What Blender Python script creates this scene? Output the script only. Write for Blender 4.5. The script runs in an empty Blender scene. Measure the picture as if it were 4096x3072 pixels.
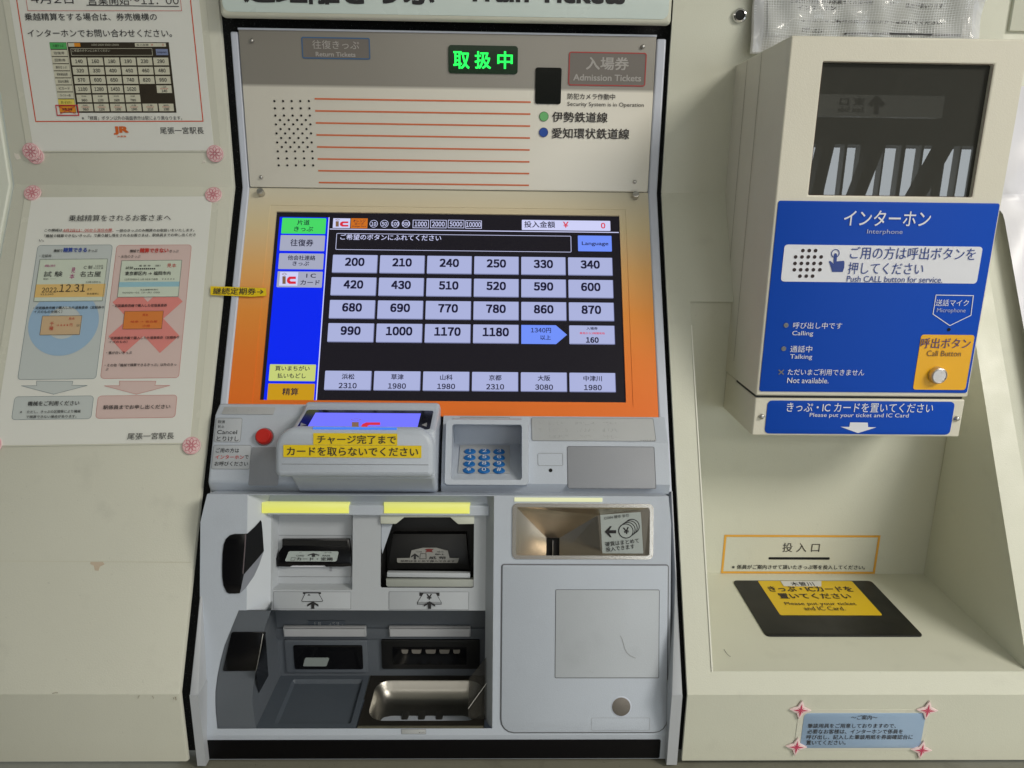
import bpy, bmesh, math, random, re
from mathutils import Vector
from mathutils.geometry import tessellate_polygon
random.seed(7)
scene = bpy.context.scene
C = scene.collection

# ------------------------------------------------------------------ camera, world, lights, exposure
CAM = Vector((0.0, -0.95, 1.40))            # wall face is the plane y = 0, floor is z = 0
F, TH, PS, RO, AL = 2951.4, .2559, .0202, .0131, .5056
cd = bpy.data.cameras.new('camera')
cam = bpy.data.objects.new('camera', cd); C.objects.link(cam)
cd.sensor_width = 36.0; cd.lens = 36.0 * F / 4096; cd.clip_start = .02; cd.clip_end = 200
def cam_axes():
    # right, up, forward in world
    ct, st, cp, sp, cr, sr = math.cos(TH), math.sin(TH), math.cos(PS), math.sin(PS), math.cos(RO), math.sin(RO)
    fwd = Vector((sp * ct, cp * ct, -st)); up0 = Vector((sp * st, cp * st, ct)); rt0 = Vector((cp, -sp, 0))
    rt = rt0 * cr + up0 * sr; up = up0 * cr - rt0 * sr
    return rt, up, fwd
RT, UP, FW = cam_axes()
from mathutils import Matrix
m = Matrix((RT, UP, -FW)).transposed().to_4x4(); m.translation = CAM
cam.matrix_world = m
scene.camera = cam
w = bpy.data.worlds.new("World"); scene.world = w; w.use_nodes = True
bg = w.node_tree.nodes['Background']
bg.inputs[0].default_value = (.84, .92, 1.0, 1); bg.inputs[1].default_value = .50
scene.view_settings.view_transform = 'Standard'; scene.view_settings.look = 'None'
scene.view_settings.exposure = 0.02; scene.view_settings.gamma = 1.0
scene.cycles.use_denoising = True
scene.cycles.max_bounces = 8
scene.cycles.sample_clamp_indirect = 4.0
def area(name, loc, target, sx, sy, power, col):
    l = bpy.data.lights.new(name, 'AREA'); l.shape = 'RECTANGLE'; l.size = sx; l.size_y = sy; l.energy = power; l.color = col
    o = bpy.data.objects.new(name, l); C.objects.link(o); o.location = loc
    o.rotation_euler = (Vector(target) - Vector(loc)).to_track_quat('-Z', 'Y').to_euler(); return o
area('window_daylight', (6.6, -7.4, .98), (6.6, 0, .98), 9.6, 1.8, 400, (.86, .94, 1.0))
area('ceiling_light', (2.0, -1.7, 2.72), (2.0, -1.7, 0), 1.3, .8, 72, (1.0, .95, .86))
area('ceiling_fill', (.4, -4.2, 2.72), (.4, -4.2, 0), 3.0, 1.2, 50, (1.0, .96, .88))  # unseen fill lamp added to lift the ambient light of the hall

# ------------------------------------------------------------------ helpers: pixel rays on real planes
CR = dict(A=(0, 0, .6028), B=(0, 800, .6028), C=(900, 0, .4823), D=(1750, 0, .4822), E=(1000, 780, .5425), F=(1800, 780, .5425),
          G=(800, 1580, .4973), H=(1700, 1580, .4747), I=(760, 1950, .3316), J=(1400, 1950, .3316), K=(760, 2400, .4051),
          L=(1400, 2400, .4051), M=(1950, 1930, .6885), N=(2650, 0, .6537), O=(2850, 750, .6328), P=(2650, 1700, .6537),
          Q=(2650, 2500, .6537), R=(0, 1700, .827), W=(0, 0, 1.0), X=(0, 0, 1.8517))
def pxy(c, x, y):
    a = CR[c]; return a[0] + x * a[2], a[1] + y * a[2]
def ray(c, x, y):
    X, Y = pxy(c, x, y); return RT * ((X - 2048) / F) - UP * ((Y - 1536) / F) + FW
class Fr:
    def __init__(s, o, u, n):
        s.o = Vector(o); s.u = Vector(u).normalized(); s.n = Vector(n).normalized(); s.v = s.u.cross(s.n).normalized()
        if s.v.z > 0 or (abs(s.v.z) < 1e-6 and s.v.y > 0): s.v = -s.v
    def pt(s, u, v, n=0): return s.o + s.u * u + s.v * v + s.n * n
    def at(s, c, x, y, n=0):
        r = ray(c, x, y); t = (s.o + s.n * n - CAM).dot(s.n) / r.dot(s.n); p = CAM + r * t - s.o
        return (p.dot(s.u), p.dot(s.v))
    def p3(s, c, x, y, n=0):
        u, v = s.at(c, x, y, n); return s.pt(u, v, n)
    def rot(s, a):
        f = Fr(s.o, s.u * math.cos(a) + s.v * math.sin(a), s.n); return f
def through(a, b, c):                       # plane through three points, facing the viewer
    n = (b - a).cross(c - a).normalized()
    if n.dot(CAM - a) < 0: n = -n
    return Fr(a, (b - a), n)
D = .95
def yz(y, z): return Vector((0, y - D, z + 1.4))
V = Fr(yz(D, 0), (1, 0, 0), (0, -1, 0))
S = Fr(yz(D, 0), (1, 0, 0), (0, -math.cos(AL), math.sin(AL)))
ALB = math.radians(14.73)
B = Fr(yz(.7188, -.4025), (1, 0, 0), (0, -math.cos(ALB), math.sin(ALB)))
FI = Fr(yz(.7756, 0), (1, 0, 0), (0, -1, 0))
LIPY = .6665
LP = Fr(yz(LIPY, 0), (1, 0, 0), (0, -1, 0))
def HZ(z): return Fr(yz(.7, z), (1, 0, 0), (0, 0, 1))
def VY(y): return Fr(yz(y, 0), (1, 0, 0), (0, -1, 0))

# ------------------------------------------------------------------ materials
def lin(c): return tuple((x / 255 / 12.92 if x <= 10.3 else ((x / 255 + .055) / 1.055) ** 2.4) for x in c) + (1,)
MATS = {}
def mat(name, col, rough=.5, metal=0, var=0, bump=0, scale=900, emit=None, es=1, alpha=1, spec=.5, dirt=0, coat=0, aniso=None, trans=0):
    if name in MATS: return MATS[name]
    m = bpy.data.materials.new(name); m.use_nodes = True; nt = m.node_tree; b = nt.nodes['Principled BSDF']
    b.inputs['Roughness'].default_value = rough; b.inputs['Metallic'].default_value = metal
    b.inputs['Specular IOR Level'].default_value = spec
    if coat: b.inputs['Coat Weight'].default_value = coat; b.inputs['Coat Roughness'].default_value = .08
    if trans: b.inputs['Transmission Weight'].default_value = trans
    c = lin(col) if max(col) > 1 else tuple(col) + (1,)
    b.inputs['Base Color'].default_value = c
    geo = nt.nodes.new('ShaderNodeNewGeometry')
    last = None
    if var or dirt:
        rgb = nt.nodes.new('ShaderNodeRGB'); rgb.outputs[0].default_value = c; last = rgb.outputs[0]
        def layer(sc, lo, hi, f0, f1, detail=4, blend='MULTIPLY', dark=None):
            nonlocal last
            nz = nt.nodes.new('ShaderNodeTexNoise'); nz.inputs['Scale'].default_value = sc; nz.inputs['Detail'].default_value = detail
            nt.links.new(geo.outputs['Position'], nz.inputs['Vector'])
            mr = nt.nodes.new('ShaderNodeMapRange'); mr.inputs[1].default_value = lo; mr.inputs[2].default_value = hi
            mr.inputs[3].default_value = f0; mr.inputs[4].default_value = f1
            nt.links.new(nz.outputs[0], mr.inputs[0])
            mx = nt.nodes.new('ShaderNodeMix'); mx.data_type = 'RGBA'; mx.blend_type = 'MIX'
            nt.links.new(mr.outputs[0], mx.inputs[0]); nt.links.new(last, mx.inputs[6])
            d = dark or tuple(x * .6 for x in c[:3]); mx.inputs[7].default_value = tuple(d) + (1,)
            last = mx.outputs[2]
        if var:
            layer(9, .35, .7, 0, var, 3); layer(1400, .35, .65, 0, var * 1.3, 2)
        if dirt:
            layer(26, .60, .74, 0, dirt, 8, dark=tuple(x * .45 for x in c[:3]))
            layer(230, .70, .76, 0, dirt * 1.2, 3, dark=tuple(x * .3 for x in c[:3]))
        nt.links.new(last, b.inputs['Base Color'])
        nr = nt.nodes.new('ShaderNodeTexNoise'); nr.inputs['Scale'].default_value = 30; nr.inputs['Detail'].default_value = 6
        nt.links.new(geo.outputs['Position'], nr.inputs['Vector'])
        mr = nt.nodes.new('ShaderNodeMapRange'); mr.inputs[1].default_value = .3; mr.inputs[2].default_value = .7
        mr.inputs[3].default_value = max(.05, rough - .07); mr.inputs[4].default_value = min(1, rough + .1)
        nt.links.new(nr.outputs[0], mr.inputs[0]); nt.links.new(mr.outputs[0], b.inputs['Roughness'])
    if bump:
        nz = nt.nodes.new('ShaderNodeTexNoise'); nz.inputs['Scale'].default_value = scale; nz.inputs['Detail'].default_value = 2
        if aniso:
            mp = nt.nodes.new('ShaderNodeMapping'); mp.inputs['Scale'].default_value = aniso
            nt.links.new(geo.outputs['Position'], mp.inputs[0]); nt.links.new(mp.outputs[0], nz.inputs['Vector'])
        else: nt.links.new(geo.outputs['Position'], nz.inputs['Vector'])
        bp = nt.nodes.new('ShaderNodeBump'); bp.inputs['Strength'].default_value = bump; bp.inputs['Distance'].default_value = .0006
        nt.links.new(nz.outputs[0], bp.inputs['Height']); nt.links.new(bp.outputs[0], b.inputs['Normal'])
    if emit is not None:
        b.inputs['Emission Color'].default_value = lin(emit); b.inputs['Emission Strength'].default_value = es
    if alpha < 1: b.inputs['Alpha'].default_value = alpha
    MATS[name] = m; return m
def ramp_mat(name, stops, rough=.4, z0=0, z1=1, spec=.4, emit=0, noise=.03):
    m = bpy.data.materials.new(name); m.use_nodes = True; nt = m.node_tree; b = nt.nodes['Principled BSDF']
    g = nt.nodes.new('ShaderNodeNewGeometry'); sp = nt.nodes.new('ShaderNodeSeparateXYZ'); nt.links.new(g.outputs['Position'], sp.inputs[0])
    mr = nt.nodes.new('ShaderNodeMapRange'); mr.inputs[1].default_value = z0; mr.inputs[2].default_value = z1
    nt.links.new(sp.outputs[2], mr.inputs[0]); r = nt.nodes.new('ShaderNodeValToRGB')
    nt.links.new(mr.outputs[0], r.inputs[0])
    while len(r.color_ramp.elements) < len(stops): r.color_ramp.elements.new(.5)
    for e, (p, c) in zip(r.color_ramp.elements, stops): e.position = p; e.color = lin(c)
    nt.links.new(r.outputs[0], b.inputs['Base Color']); b.inputs['Roughness'].default_value = rough
    b.inputs['Specular IOR Level'].default_value = spec
    if emit: nt.links.new(r.outputs[0], b.inputs['Emission Color']); b.inputs['Emission Strength'].default_value = emit
    MATS[name] = m; return m

CREAM = mat('cream_panel_paint', (213, 213, 199), .42, var=.07, bump=.25, scale=700, dirt=.13)
CREAM2 = mat('cream_console_paint', (213, 214, 198), .42, var=.06, bump=.25, scale=700, dirt=.10)
BOXM = mat('intercom_paint', (221, 217, 201), .42, var=.05, bump=.3, scale=800, dirt=.05)
GREY = mat('machine_grey_plastic', (190, 198, 210), .42, var=.10, bump=.3, scale=1100, dirt=.06)
GREYD = mat('machine_dark_grey_plate', (150, 153, 160), .5, var=.05, bump=.3, scale=1200)  # darker grey for the blank plates and slot tab
WARM = mat('machine_warm_grey_plate', (182, 187, 193), .5, var=.05, bump=.25, scale=1100)
RAIL = mat('rail_silver_paint', (200, 206, 220), .35, var=.04)
SLATE = mat('tray_slate_plastic', (94, 100, 108), .42, var=.08, bump=.3, scale=1200, dirt=.1)
SLATED = mat('tray_floor_plastic', (78, 86, 96), .5, var=.08, bump=.3, scale=1200, dirt=.15)
BLACKG = mat('gloss_black_plastic', (12, 12, 15), .16, spec=.35)
BLACK = mat('matt_black_plastic', (16, 16, 17), .5)
def speck_black():
    m = mat('black_foam', (14, 13, 15), .95); nt = m.node_tree; b = nt.nodes['Principled BSDF']
    g = nt.nodes.new('ShaderNodeNewGeometry'); nz = nt.nodes.new('ShaderNodeTexNoise'); nz.inputs['Scale'].default_value = 900
    nt.links.new(g.outputs['Position'], nz.inputs['Vector']); mr = nt.nodes.new('ShaderNodeMapRange')
    mr.inputs[1].default_value = .64; mr.inputs[2].default_value = .8; mr.inputs[3].default_value = .004; mr.inputs[4].default_value = .16
    nt.links.new(nz.outputs[0], mr.inputs[0]); cb = nt.nodes.new('ShaderNodeCombineColor')
    for i in range(3): nt.links.new(mr.outputs[0], cb.inputs[i])
    nt.links.new(cb.outputs[0], b.inputs['Base Color']); return m
FOAM = speck_black()
STEEL = mat('brushed_steel', (150, 148, 142), .34, 1, bump=.05, scale=120, aniso=(1, 30, 30))
STEELD = mat('dark_steel', (70, 66, 60), .4, .8, var=.1)
CHAMP = mat('champagne_metal', (206, 198, 186), .24, 1)
SCREW = mat('screw_metal', (190, 188, 184), .3, 1)
COUNTER = mat('counter_metal', (146, 144, 128), .42, .3, var=.2, bump=.3, scale=400, dirt=.5)
INK = mat('black_print', (34, 33, 36), .6)
INKB = mat('brown_black_print', (52, 46, 44), .6)
RED = mat('red_print', (196, 50, 40), .5)
PAPER = mat('white_paper', (230, 231, 225), .45, var=.03, coat=.25)
FILM = mat('clear_film', (214, 214, 200), .22, var=.03, coat=.3)
BLUE = mat('blue_enamel_print', (4, 72, 184), .5, spec=.2)
WHITE = mat('white_print', (226, 228, 236), .45)
YELLOW = mat('yellow_label_tape', (236, 205, 22), .4)
YEL2 = mat('amber_print', (240, 178, 16), .42)
SCRBLK = mat('screen_black', (14, 13, 16), .4, emit=(24, 22, 28), es=1, spec=.12)
def em(name, c, s=1.0): return mat(name, (10, 10, 12), .4, emit=c, es=s, spec=.12)
SBLUE = em('screen_blue', (4, 38, 236)); SBTN = em('screen_button_grey', (170, 177, 218)); STXT = em('screen_dark_text', (22, 20, 50))
SWHT = em('screen_white', (205, 208, 245)); SGRN = em('screen_green', (70, 214, 100)); SYEL = em('screen_pale_yellow', (196, 206, 120))
SOCH = em('screen_ochre', (196, 148, 24)); SLBL = em('screen_light_blue', (112, 144, 248)); SRED = em('screen_red', (214, 40, 60))
SORG = em('screen_orange', (200, 108, 30)); SGRY = em('screen_side_grey', (164, 168, 190)); SBRN = em('screen_brown', (126, 96, 70))

# ------------------------------------------------------------------ mesh helpers
def tag(o, label=None, cat=None, group=None, kind=None):
    for k, v in (('label', label), ('category', cat), ('group', group), ('kind', kind)):
        if v: o[k] = v
    return o
def thing(name, loc, label, cat, group=None):
    o = bpy.data.objects.new(name, None); C.objects.link(o); o.location = loc; o.empty_display_size = .05
    return tag(o, label, cat, group)
def origin_of(p):
    v = Vector((0, 0, 0))
    while p: v += p.location; p = p.parent
    return v
class MB:
    def __init__(s): s.v = []; s.f = []
    def add(s, pts, faces):
        k = len(s.v); s.v += [Vector(p) for p in pts]; s.f += [tuple(i + k for i in f) for f in faces]; return s
    def quad(s, *p): return s.add(p, [tuple(range(len(p)))])
    def plate(s, fr, outer, holes=(), n=0, depth=None):
        rings = [outer] + list(holes); allp = [p for r in rings for p in r]
        tris = tessellate_polygon([[Vector((p[0], p[1], 0)) for p in r] for r in rings])
        s.add([fr.pt(p[0], p[1], n) for p in allp], [tuple(t) for t in tris])
        if depth:
            for r in rings:
                k = len(r); s.add([fr.pt(p[0], p[1], n) for p in r] + [fr.pt(p[0], p[1], n - depth) for p in r],
                                  [(i, (i + 1) % k, k + (i + 1) % k, k + i) for i in range(k)])
        return s
    def slab(s, fr, out, n0, n1, ch=0, back=False):
        k = len(out); inner = inset(out, ch) if ch else out
        rings = [[fr.pt(p[0], p[1], n0) for p in out]]
        if ch:
            rings.append([fr.pt(p[0], p[1], n1 - ch) for p in out])
            mid = inset(out, ch * .3); rings.append([fr.pt(p[0], p[1], n1 - ch * .3) for p in mid])
        rings.append([fr.pt(p[0], p[1], n1) for p in inner])
        pts = [p for r in rings for p in r]; fs = []
        for a in range(len(rings) - 1):
            fs += [(a * k + i, a * k + (i + 1) % k, (a + 1) * k + (i + 1) % k, (a + 1) * k + i) for i in range(k)]
        tr = tessellate_polygon([[Vector((p[0], p[1], 0)) for p in inner]]); o = (len(rings) - 1) * k
        fs += [tuple(o + i for i in t) for t in tr]
        if back: fs += [tuple(i for i in t) for t in tr]
        return s.add(pts, fs)
    def ring(s, fr, a, b, n):                # flat band between two outlines with the same count
        k = len(a); return s.add([fr.pt(p[0], p[1], n) for p in a] + [fr.pt(p[0], p[1], n) for p in b],
                                 [(i, (i + 1) % k, k + (i + 1) % k, k + i) for i in range(k)])
    def box(s, lo, hi):
        x0, y0, z0 = lo; x1, y1, z1 = hi
        return s.add([(x0, y0, z0), (x1, y0, z0), (x1, y1, z0), (x0, y1, z0), (x0, y0, z1), (x1, y0, z1), (x1, y1, z1), (x0, y1, z1)],
                     [(0, 3, 2, 1), (4, 5, 6, 7), (0, 1, 5, 4), (1, 2, 6, 5), (2, 3, 7, 6), (3, 0, 4, 7)])
    def extx(s, prof, x0, x1):               # profile of (y,z) world pairs extruded along x
        k = len(prof); pts = [Vector((x0, p[0], p[1])) for p in prof] + [Vector((x1, p[0], p[1])) for p in prof]
        tr = tessellate_polygon([[Vector((p[0], p[1], 0)) for p in prof]])
        fs = [(i, (i + 1) % k, k + (i + 1) % k, k + i) for i in range(k)]
        fs += [tuple(reversed(t)) for t in tr] + [tuple(k + i for i in t) for t in tr]
        if not hasattr(s, 'ng'): pass
        return s.add(pts, [(i, (i + 1) % k, k + (i + 1) % k, k + i) for i in range(k)] + [tuple(range(k))[::-1], tuple(range(k, 2 * k))])
    def build(s, name, mt, parent=None, bevel=0, smooth=True, seg=2, ang=30, label=None, cat=None, group=None, kind=None, sharp=35):
        me = bpy.data.meshes.new(name); o0 = origin_of(parent)
        me.from_pydata([tuple(p - o0) for p in s.v], [], s.f)
        bm = bmesh.new(); bm.from_mesh(me); bmesh.ops.remove_doubles(bm, verts=bm.verts, dist=1e-6)
        bmesh.ops.recalc_face_normals(bm, faces=bm.faces); bm.to_mesh(me); bm.free()
        me.materials.append(mt)
        if smooth:
            for p in me.polygons: p.use_smooth = True
            me.set_sharp_from_angle(angle=math.radians(sharp))
        o = bpy.data.objects.new(name, me); C.objects.link(o); o.parent = parent
        if bevel:
            b = o.modifiers.new('edge', 'BEVEL'); b.width = bevel; b.segments = seg; b.limit_method = 'ANGLE'; b.angle_limit = math.radians(ang)
            b.use_clamp_overlap = True
        return tag(o, label, cat, group, kind)
def inset(out, d):
    k = len(out); a = sum(out[i][0] * out[(i + 1) % k][1] - out[(i + 1) % k][0] * out[i][1] for i in range(k)); sg = 1 if a > 0 else -1
    r = []
    for i in range(k):
        p0, p1, p2 = Vector(out[i - 1]), Vector(out[i]), Vector(out[(i + 1) % k])
        e1 = (p1 - p0).normalized() if (p1 - p0).length > 1e-9 else Vector((1, 0)); e2 = (p2 - p1).normalized() if (p2 - p1).length > 1e-9 else e1
        n1 = Vector((-e1.y, e1.x)) * sg; n2 = Vector((-e2.y, e2.x)) * sg; b = n1 + n2
        if b.length < 1e-6: b = n1
        b = b / max(.35, b.length * b.length / 2); r.append(tuple(p1 + b * d))
    return r
def rr(u0, v0, u1, v1, r=0, seg=4):
    if u0 > u1: u0, u1 = u1, u0
    if v0 > v1: v0, v1 = v1, v0
    if not isinstance(r, (tuple, list)): r = (r,) * 4
    if max(r) <= 0: return [(u0, v0), (u1, v0), (u1, v1), (u0, v1)]
    p = []
    for (cx, cy, a0, q) in ((u0 + r[0], v0 + r[0], 180, r[0]), (u1 - r[1], v0 + r[1], 270, r[1]), (u1 - r[2], v1 - r[2], 0, r[2]), (u0 + r[3], v1 - r[3], 90, r[3])):
        for i in range(seg + 1):
            a = math.radians(a0 + 90 * i / seg); p.append((cx + q * math.cos(a), cy + q * math.sin(a)))
    return p
def circ(u, v, r, k=24, ry=None): return [(u + r * math.cos(2 * math.pi * i / k), v + (ry or r) * math.sin(2 * math.pi * i / k)) for i in range(k)]
def rc(fr, c, xl, xr, yt, yb, r=0, n=0, seg=4):
    xm, ym = (xl + xr) / 2, (yt + yb) / 2
    return rr(fr.at(c, xl, ym, n)[0], fr.at(c, xm, yt, n)[1], fr.at(c, xr, ym, n)[0], fr.at(c, xm, yb, n)[1], r, seg)
def pl(fr, c, pts, n=0): return [fr.at(c, x, y, n) for x, y in pts]
def stroke(mb, fr, pts, wd, n, closed=False):
    k = len(pts); rng = range(k if closed else k - 1)
    for i in rng:
        a, b = Vector(pts[i]), Vector(pts[(i + 1) % k]); d = (b - a)
        if d.length < 1e-7: continue
        d.normalize(); q = Vector((-d.y, d.x)) * wd / 2; a2 = a - d * wd * .3; b2 = b + d * wd * .3
        mb.quad(*[fr.pt(p[0], p[1], n) for p in (a2 - q, b2 - q, b2 + q, a2 + q)])
    return mb
def outline(mb, fr, out, wd, n): return mb.ring(fr, out, inset(out, wd), n)
TX = []
def T(parent, fr, c, s, xl, xr, yc, h, mt, n=.0006, bold=0, name='lettering', sh=0, label=None):
    """lettering filling the box between two measured ends on a surface"""
    u0 = fr.at(c, xl, yc, n)[0]; u1 = fr.at(c, xr, yc, n)[0]; xm = (xl + xr) / 2
    v0 = fr.at(c, xm, yc - h / 2, n)[1]; v1 = fr.at(c, xm, yc + h / 2, n)[1]
    TX.append((parent, fr, s, u0, u1, v0, v1, mt, n, bold, name, sh, label))
def TU(parent, fr, s, u0, u1, v0, v1, mt, n=.0006, bold=0, name='lettering'):
    TX.append((parent, fr, s, u0, u1, v0, v1, mt, n, bold, name, 0, None))
def full(ch):
    if ch == '¥': return '￥'
    return chr(ord(ch) + 0xFEE0) if ch in '0123456789:-(),' else ch
RUN = re.compile(r'[A-Za-z.*#][A-Za-z.*# ]*[A-Za-z.*#]|[A-Za-z.*#]|\n|.')
def flush_text():
    chars = sorted({full(ch) for t in TX for ch in RUN.findall(t[2]) + ['国', '0'] if ch not in (' ', '\n', '　')}); tmp = {}
    for ch in chars + ['国国']:
        cu = bpy.data.curves.new('t', 'FONT'); cu.body = ch; cu.resolution_u = 3
        o = bpy.data.objects.new('t', cu); C.objects.link(o); tmp[ch] = o
    bpy.context.view_layer.update(); dg = bpy.context.evaluated_depsgraph_get(); G_ = {}
    for ch, o in tmp.items():
        me = bpy.data.meshes.new_from_object(o.evaluated_get(dg)); vs = [(v.co.x, v.co.y) for v in me.vertices]
        G_[ch] = (vs, [tuple(p.vertices) for p in me.polygons], min((v[0] for v in vs), default=0), max((v[0] for v in vs), default=0)); bpy.data.meshes.remove(me)
    for o in tmp.values(): bpy.data.objects.remove(o)
    EM = (G_['国国'][3] - G_['国国'][2]) - (G_['国'][3] - G_['国'][2]) if '国' in G_ else .9
    D0 = (G_['０'][3] - G_['０'][2]) * 1.22
    def lay(s):
        vs, fs = [], []; x = 0; y = 0
        for ch in RUN.findall(s):
            if ch == '\n': x = 0; y -= EM * 1.1; continue
            if ch == ' ': x += EM * .28; continue
            if ch == '　': x += EM; continue
            g = G_[full(ch)]
            if full(ch) != ch or ch.isascii():
                w_ = g[3] - g[2]
                if ch.isdigit(): dx = x + (D0 - w_) / 2 - g[2]; adv = D0
                else: dx = x + EM * .04 - g[2]; adv = w_ + EM * .085
            else: dx = x; adv = EM
            k = len(vs); vs += [(a + dx, b + y) for a, b in g[0]]; fs += [tuple(i + k for i in f) for f in g[1]]; x += adv
        return vs, fs
    cache = {}
    for (parent, fr, s, u0, u1, v0, v1, mt, n, bold, name, sh, label) in TX:
        if s not in cache: cache[s] = lay(s)
        vs, fs = cache[s]
        if not vs: print('NO GLYPHS', s); continue
        sh_ = [(0, 0)] if not bold else [(-bold, -bold * .8), (bold, -bold * .8), (-bold, bold * .8), (bold, bold * .8)]
        x0 = min(p[0] for p in vs) - bold; x1 = max(p[0] for p in vs) + bold; y0 = min(p[1] for p in vs) - bold * .8; y1 = max(p[1] for p in vs) + bold * .8
        mb = MB()
        for i, (ox, oy) in enumerate(sh_):
            q = []
            for x, y in vs:
                a = (x + ox - x0) / max(1e-6, x1 - x0); b = (y1 - y - oy) / max(1e-6, y1 - y0)
                q.append(fr.pt(u0 + (u1 - u0) * a + sh * (v1 - v0) * (.5 - b), v0 + (v1 - v0) * b, n + i * 1.5e-5))
            mb.add(q, fs)
        o0 = origin_of(parent)
        me = bpy.data.meshes.new(name); me.from_pydata([tuple(p - o0) for p in mb.v], [], mb.f); me.materials.append(mt)
        o = bpy.data.objects.new(name, me); C.objects.link(o); o.parent = parent
        if label: o['label'] = label

def prof(front, back=.02):                   # closed (y,z) world profile from a front polyline, thickened away from the viewer
    p = [(y - D, z + 1.4) for y, z in front]
    return p + [(y + back, z) for y, z in reversed(p)]
zf = -.5113; yf = .95 + zf * math.tan(AL)                        # lower fold of the facade
FOLD = [(.95, .45), (.95, 0), (yf, zf), (yf, -.5945)]

# ------------------------------------------------------------------ the setting
def cladding(x0, x1, front, name, mt, parent):
    cs = [(x0, -.004), (x0 + .0004, -.0022), (x0 + .0014, -.0006), (x0 + .0032, 0), (x1 - .0032, 0), (x1 - .0014, -.0006), (x1 - .0004, -.0022), (x1, -.004)]
    mb = MB(); k = len(cs); pts = [Vector((x, y - D - n, z + 1.4)) for y, z in front for x, n in cs]
    mb.add(pts, [(j * k + i, j * k + i + 1, (j + 1) * k + i + 1, (j + 1) * k + i) for j in range(len(front) - 1) for i in range(k - 1)])
    return mb.build(name, mt, parent, sharp=25)
mb = MB(); mb.box((-1.4, -.62, .770), (1.6, .03, .798)); ct = mb.build('counter', COUNTER, None, bevel=.002, kind=None)
tag(ct, 'dull olive grey metal counter running under the whole facade', 'counter')
mb = MB(); mb.quad((-9, -12, 0), (12, -12, 0), (12, .3, 0), (-9, .3, 0)); mb.build('floor', mat('floor_tile', (176, 172, 162), .35, var=.1), kind='structure')
mb = MB(); mb.quad((-9, -12, 2.75), (12, -12, 2.75), (12, .3, 2.75), (-9, .3, 2.75)); mb.build('ceiling', mat('ceiling_panel', (212, 212, 204), .7), kind='structure')
mb = MB(); bkp = [(p[0] + .016, p[1]) for p in prof(FOLD, .01)]
mb.extx(bkp, -.345, -.3168); mb.extx(bkp, .1967, .225); mb.box((-.3168, .016, 1.57), (.1967, .026, 1.9))
bk = mb.build('gap_backing', FOAM, None, label='matt black lining showing in the gap all round the ticket machine', cat='gap lining')

lw = thing('cladding_panel', V.pt(-.46, .6, 0), 'scuffed cream folded panel carrying the two paper notices', 'wall panel')
cladding(-.5978, -.3275, FOLD, 'facing', CREAM, lw)
mb = MB(); a = [S.at('X', x, y) for x, y in ((196, 1214), (222, 1213), (226, 1219), (216, 1224), (213, 1233), (205, 1232), (203, 1222), (195, 1218))]
mb.slab(S, a, 0, .0003); mb.build('paint_chip', mat('chip_primer', (198, 182, 162), .7), lw)
mb = MB(); stroke(mb, S, [(-.597, S.at('X', 200, 1212)[1]), (-.331, S.at('X', 200, 1212)[1] + .001)], .0006, .0003); mb.build('tape_ghost_line', mat('ghost_line', (206, 204, 186), .6), lw)
for c, pts, wd in (('R', [(255, 1298), (268, 1295), (280, 1295)], .0007), ('R', [(668, 1322), (674, 1308)], .0006), ('R', [(850, 1316), (852, 1330)], .001),
                   ('R', [(838, 1318), (843, 1326)], .0006), ('R', [(738, 1311), (744, 1322)], .0005)):
    mb = MB(); stroke(mb, S, [S.at(c, x, y) for x, y in pts], wd, .0004); mb.build('scratch', mat('scuff_mark', (150, 142, 124), .7), lw)
ln = thing('cladding_panel', V.pt(-.8, .6, 0), 'pale panel at the very edge beyond the thin dark seam by the notices', 'wall panel')
mb = MB(); mb.extx(prof([(.947, .45), (.947, 0), (yf - .003, zf), (yf - .003, -.5945)]), -1.1, -.5992)
mb.build('facing', mat('pale_panel_paint', (222, 226, 214), .4, var=.04), ln, bevel=.002)

con = thing('ticket_check_console', V.pt(.4, .6, 0), 'cream console with a deep open pocket and ticket shelf under the intercom', 'console')
x0, x1 = .2030, .6018
pu0, pu1, pv0, pv1 = .2308, .5712, .1440, .5618
mb = MB()
vb = .5850
mb.quad(V.pt(x0, -.45), V.pt(x1, -.45), V.pt(x1, 0), V.pt(x0, 0))
mb.plate(S, [(x0, 0), (x1, 0), (x1, vb), (x0, vb)], [[(pu0, pv0), (pu1, pv0), (pu1, pv1), (pu0, pv1)]])
lo = S.pt(0, vb); mb.quad(S.pt(x0, vb), S.pt(x1, vb), (x1, lo.y, .8055), (x0, lo.y, .8055))
for x in (x0, x1):
    mb.quad(V.pt(x, -.45), V.pt(x, 0), V.pt(x, 0, -.004), V.pt(x, -.45, -.004))
    mb.quad(V.pt(x, 0), S.pt(x, vb), S.pt(x, vb, -.004), S.pt(x, 0, -.004)); mb.quad(S.pt(x, vb), (x, lo.y, .8055), (x, lo.y + .004, .8055), S.pt(x, vb, -.004))
mb.quad((x0, lo.y, .8055), (x1, lo.y, .8055), (x1, lo.y + .004, .8055), (x0, lo.y + .004, .8055))
mb.build('facing', CREAM2, con, sharp=20)
FZ = -.4918; YB = .8866
zfl = FZ + 1.4; yb = YB - D
a0, a1, b0, b1 = S.pt(pu0, pv0), S.pt(pu1, pv0), S.pt(pu0, pv1), S.pt(pu1, pv1)
bx1 = .5755
mb = MB()
mb.quad(Vector((pu0, yb, a0.z)), Vector((bx1, yb, a0.z)), Vector((bx1, yb, zfl)), Vector((pu0, yb, zfl))); mb.build('back_wall', CREAM2, con)
mb = MB(); mb.quad(Vector((pu0, yb, zfl)), Vector((bx1, yb, zfl)), b1, b0); mb.build('shelf', CREAM2, con)
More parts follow.
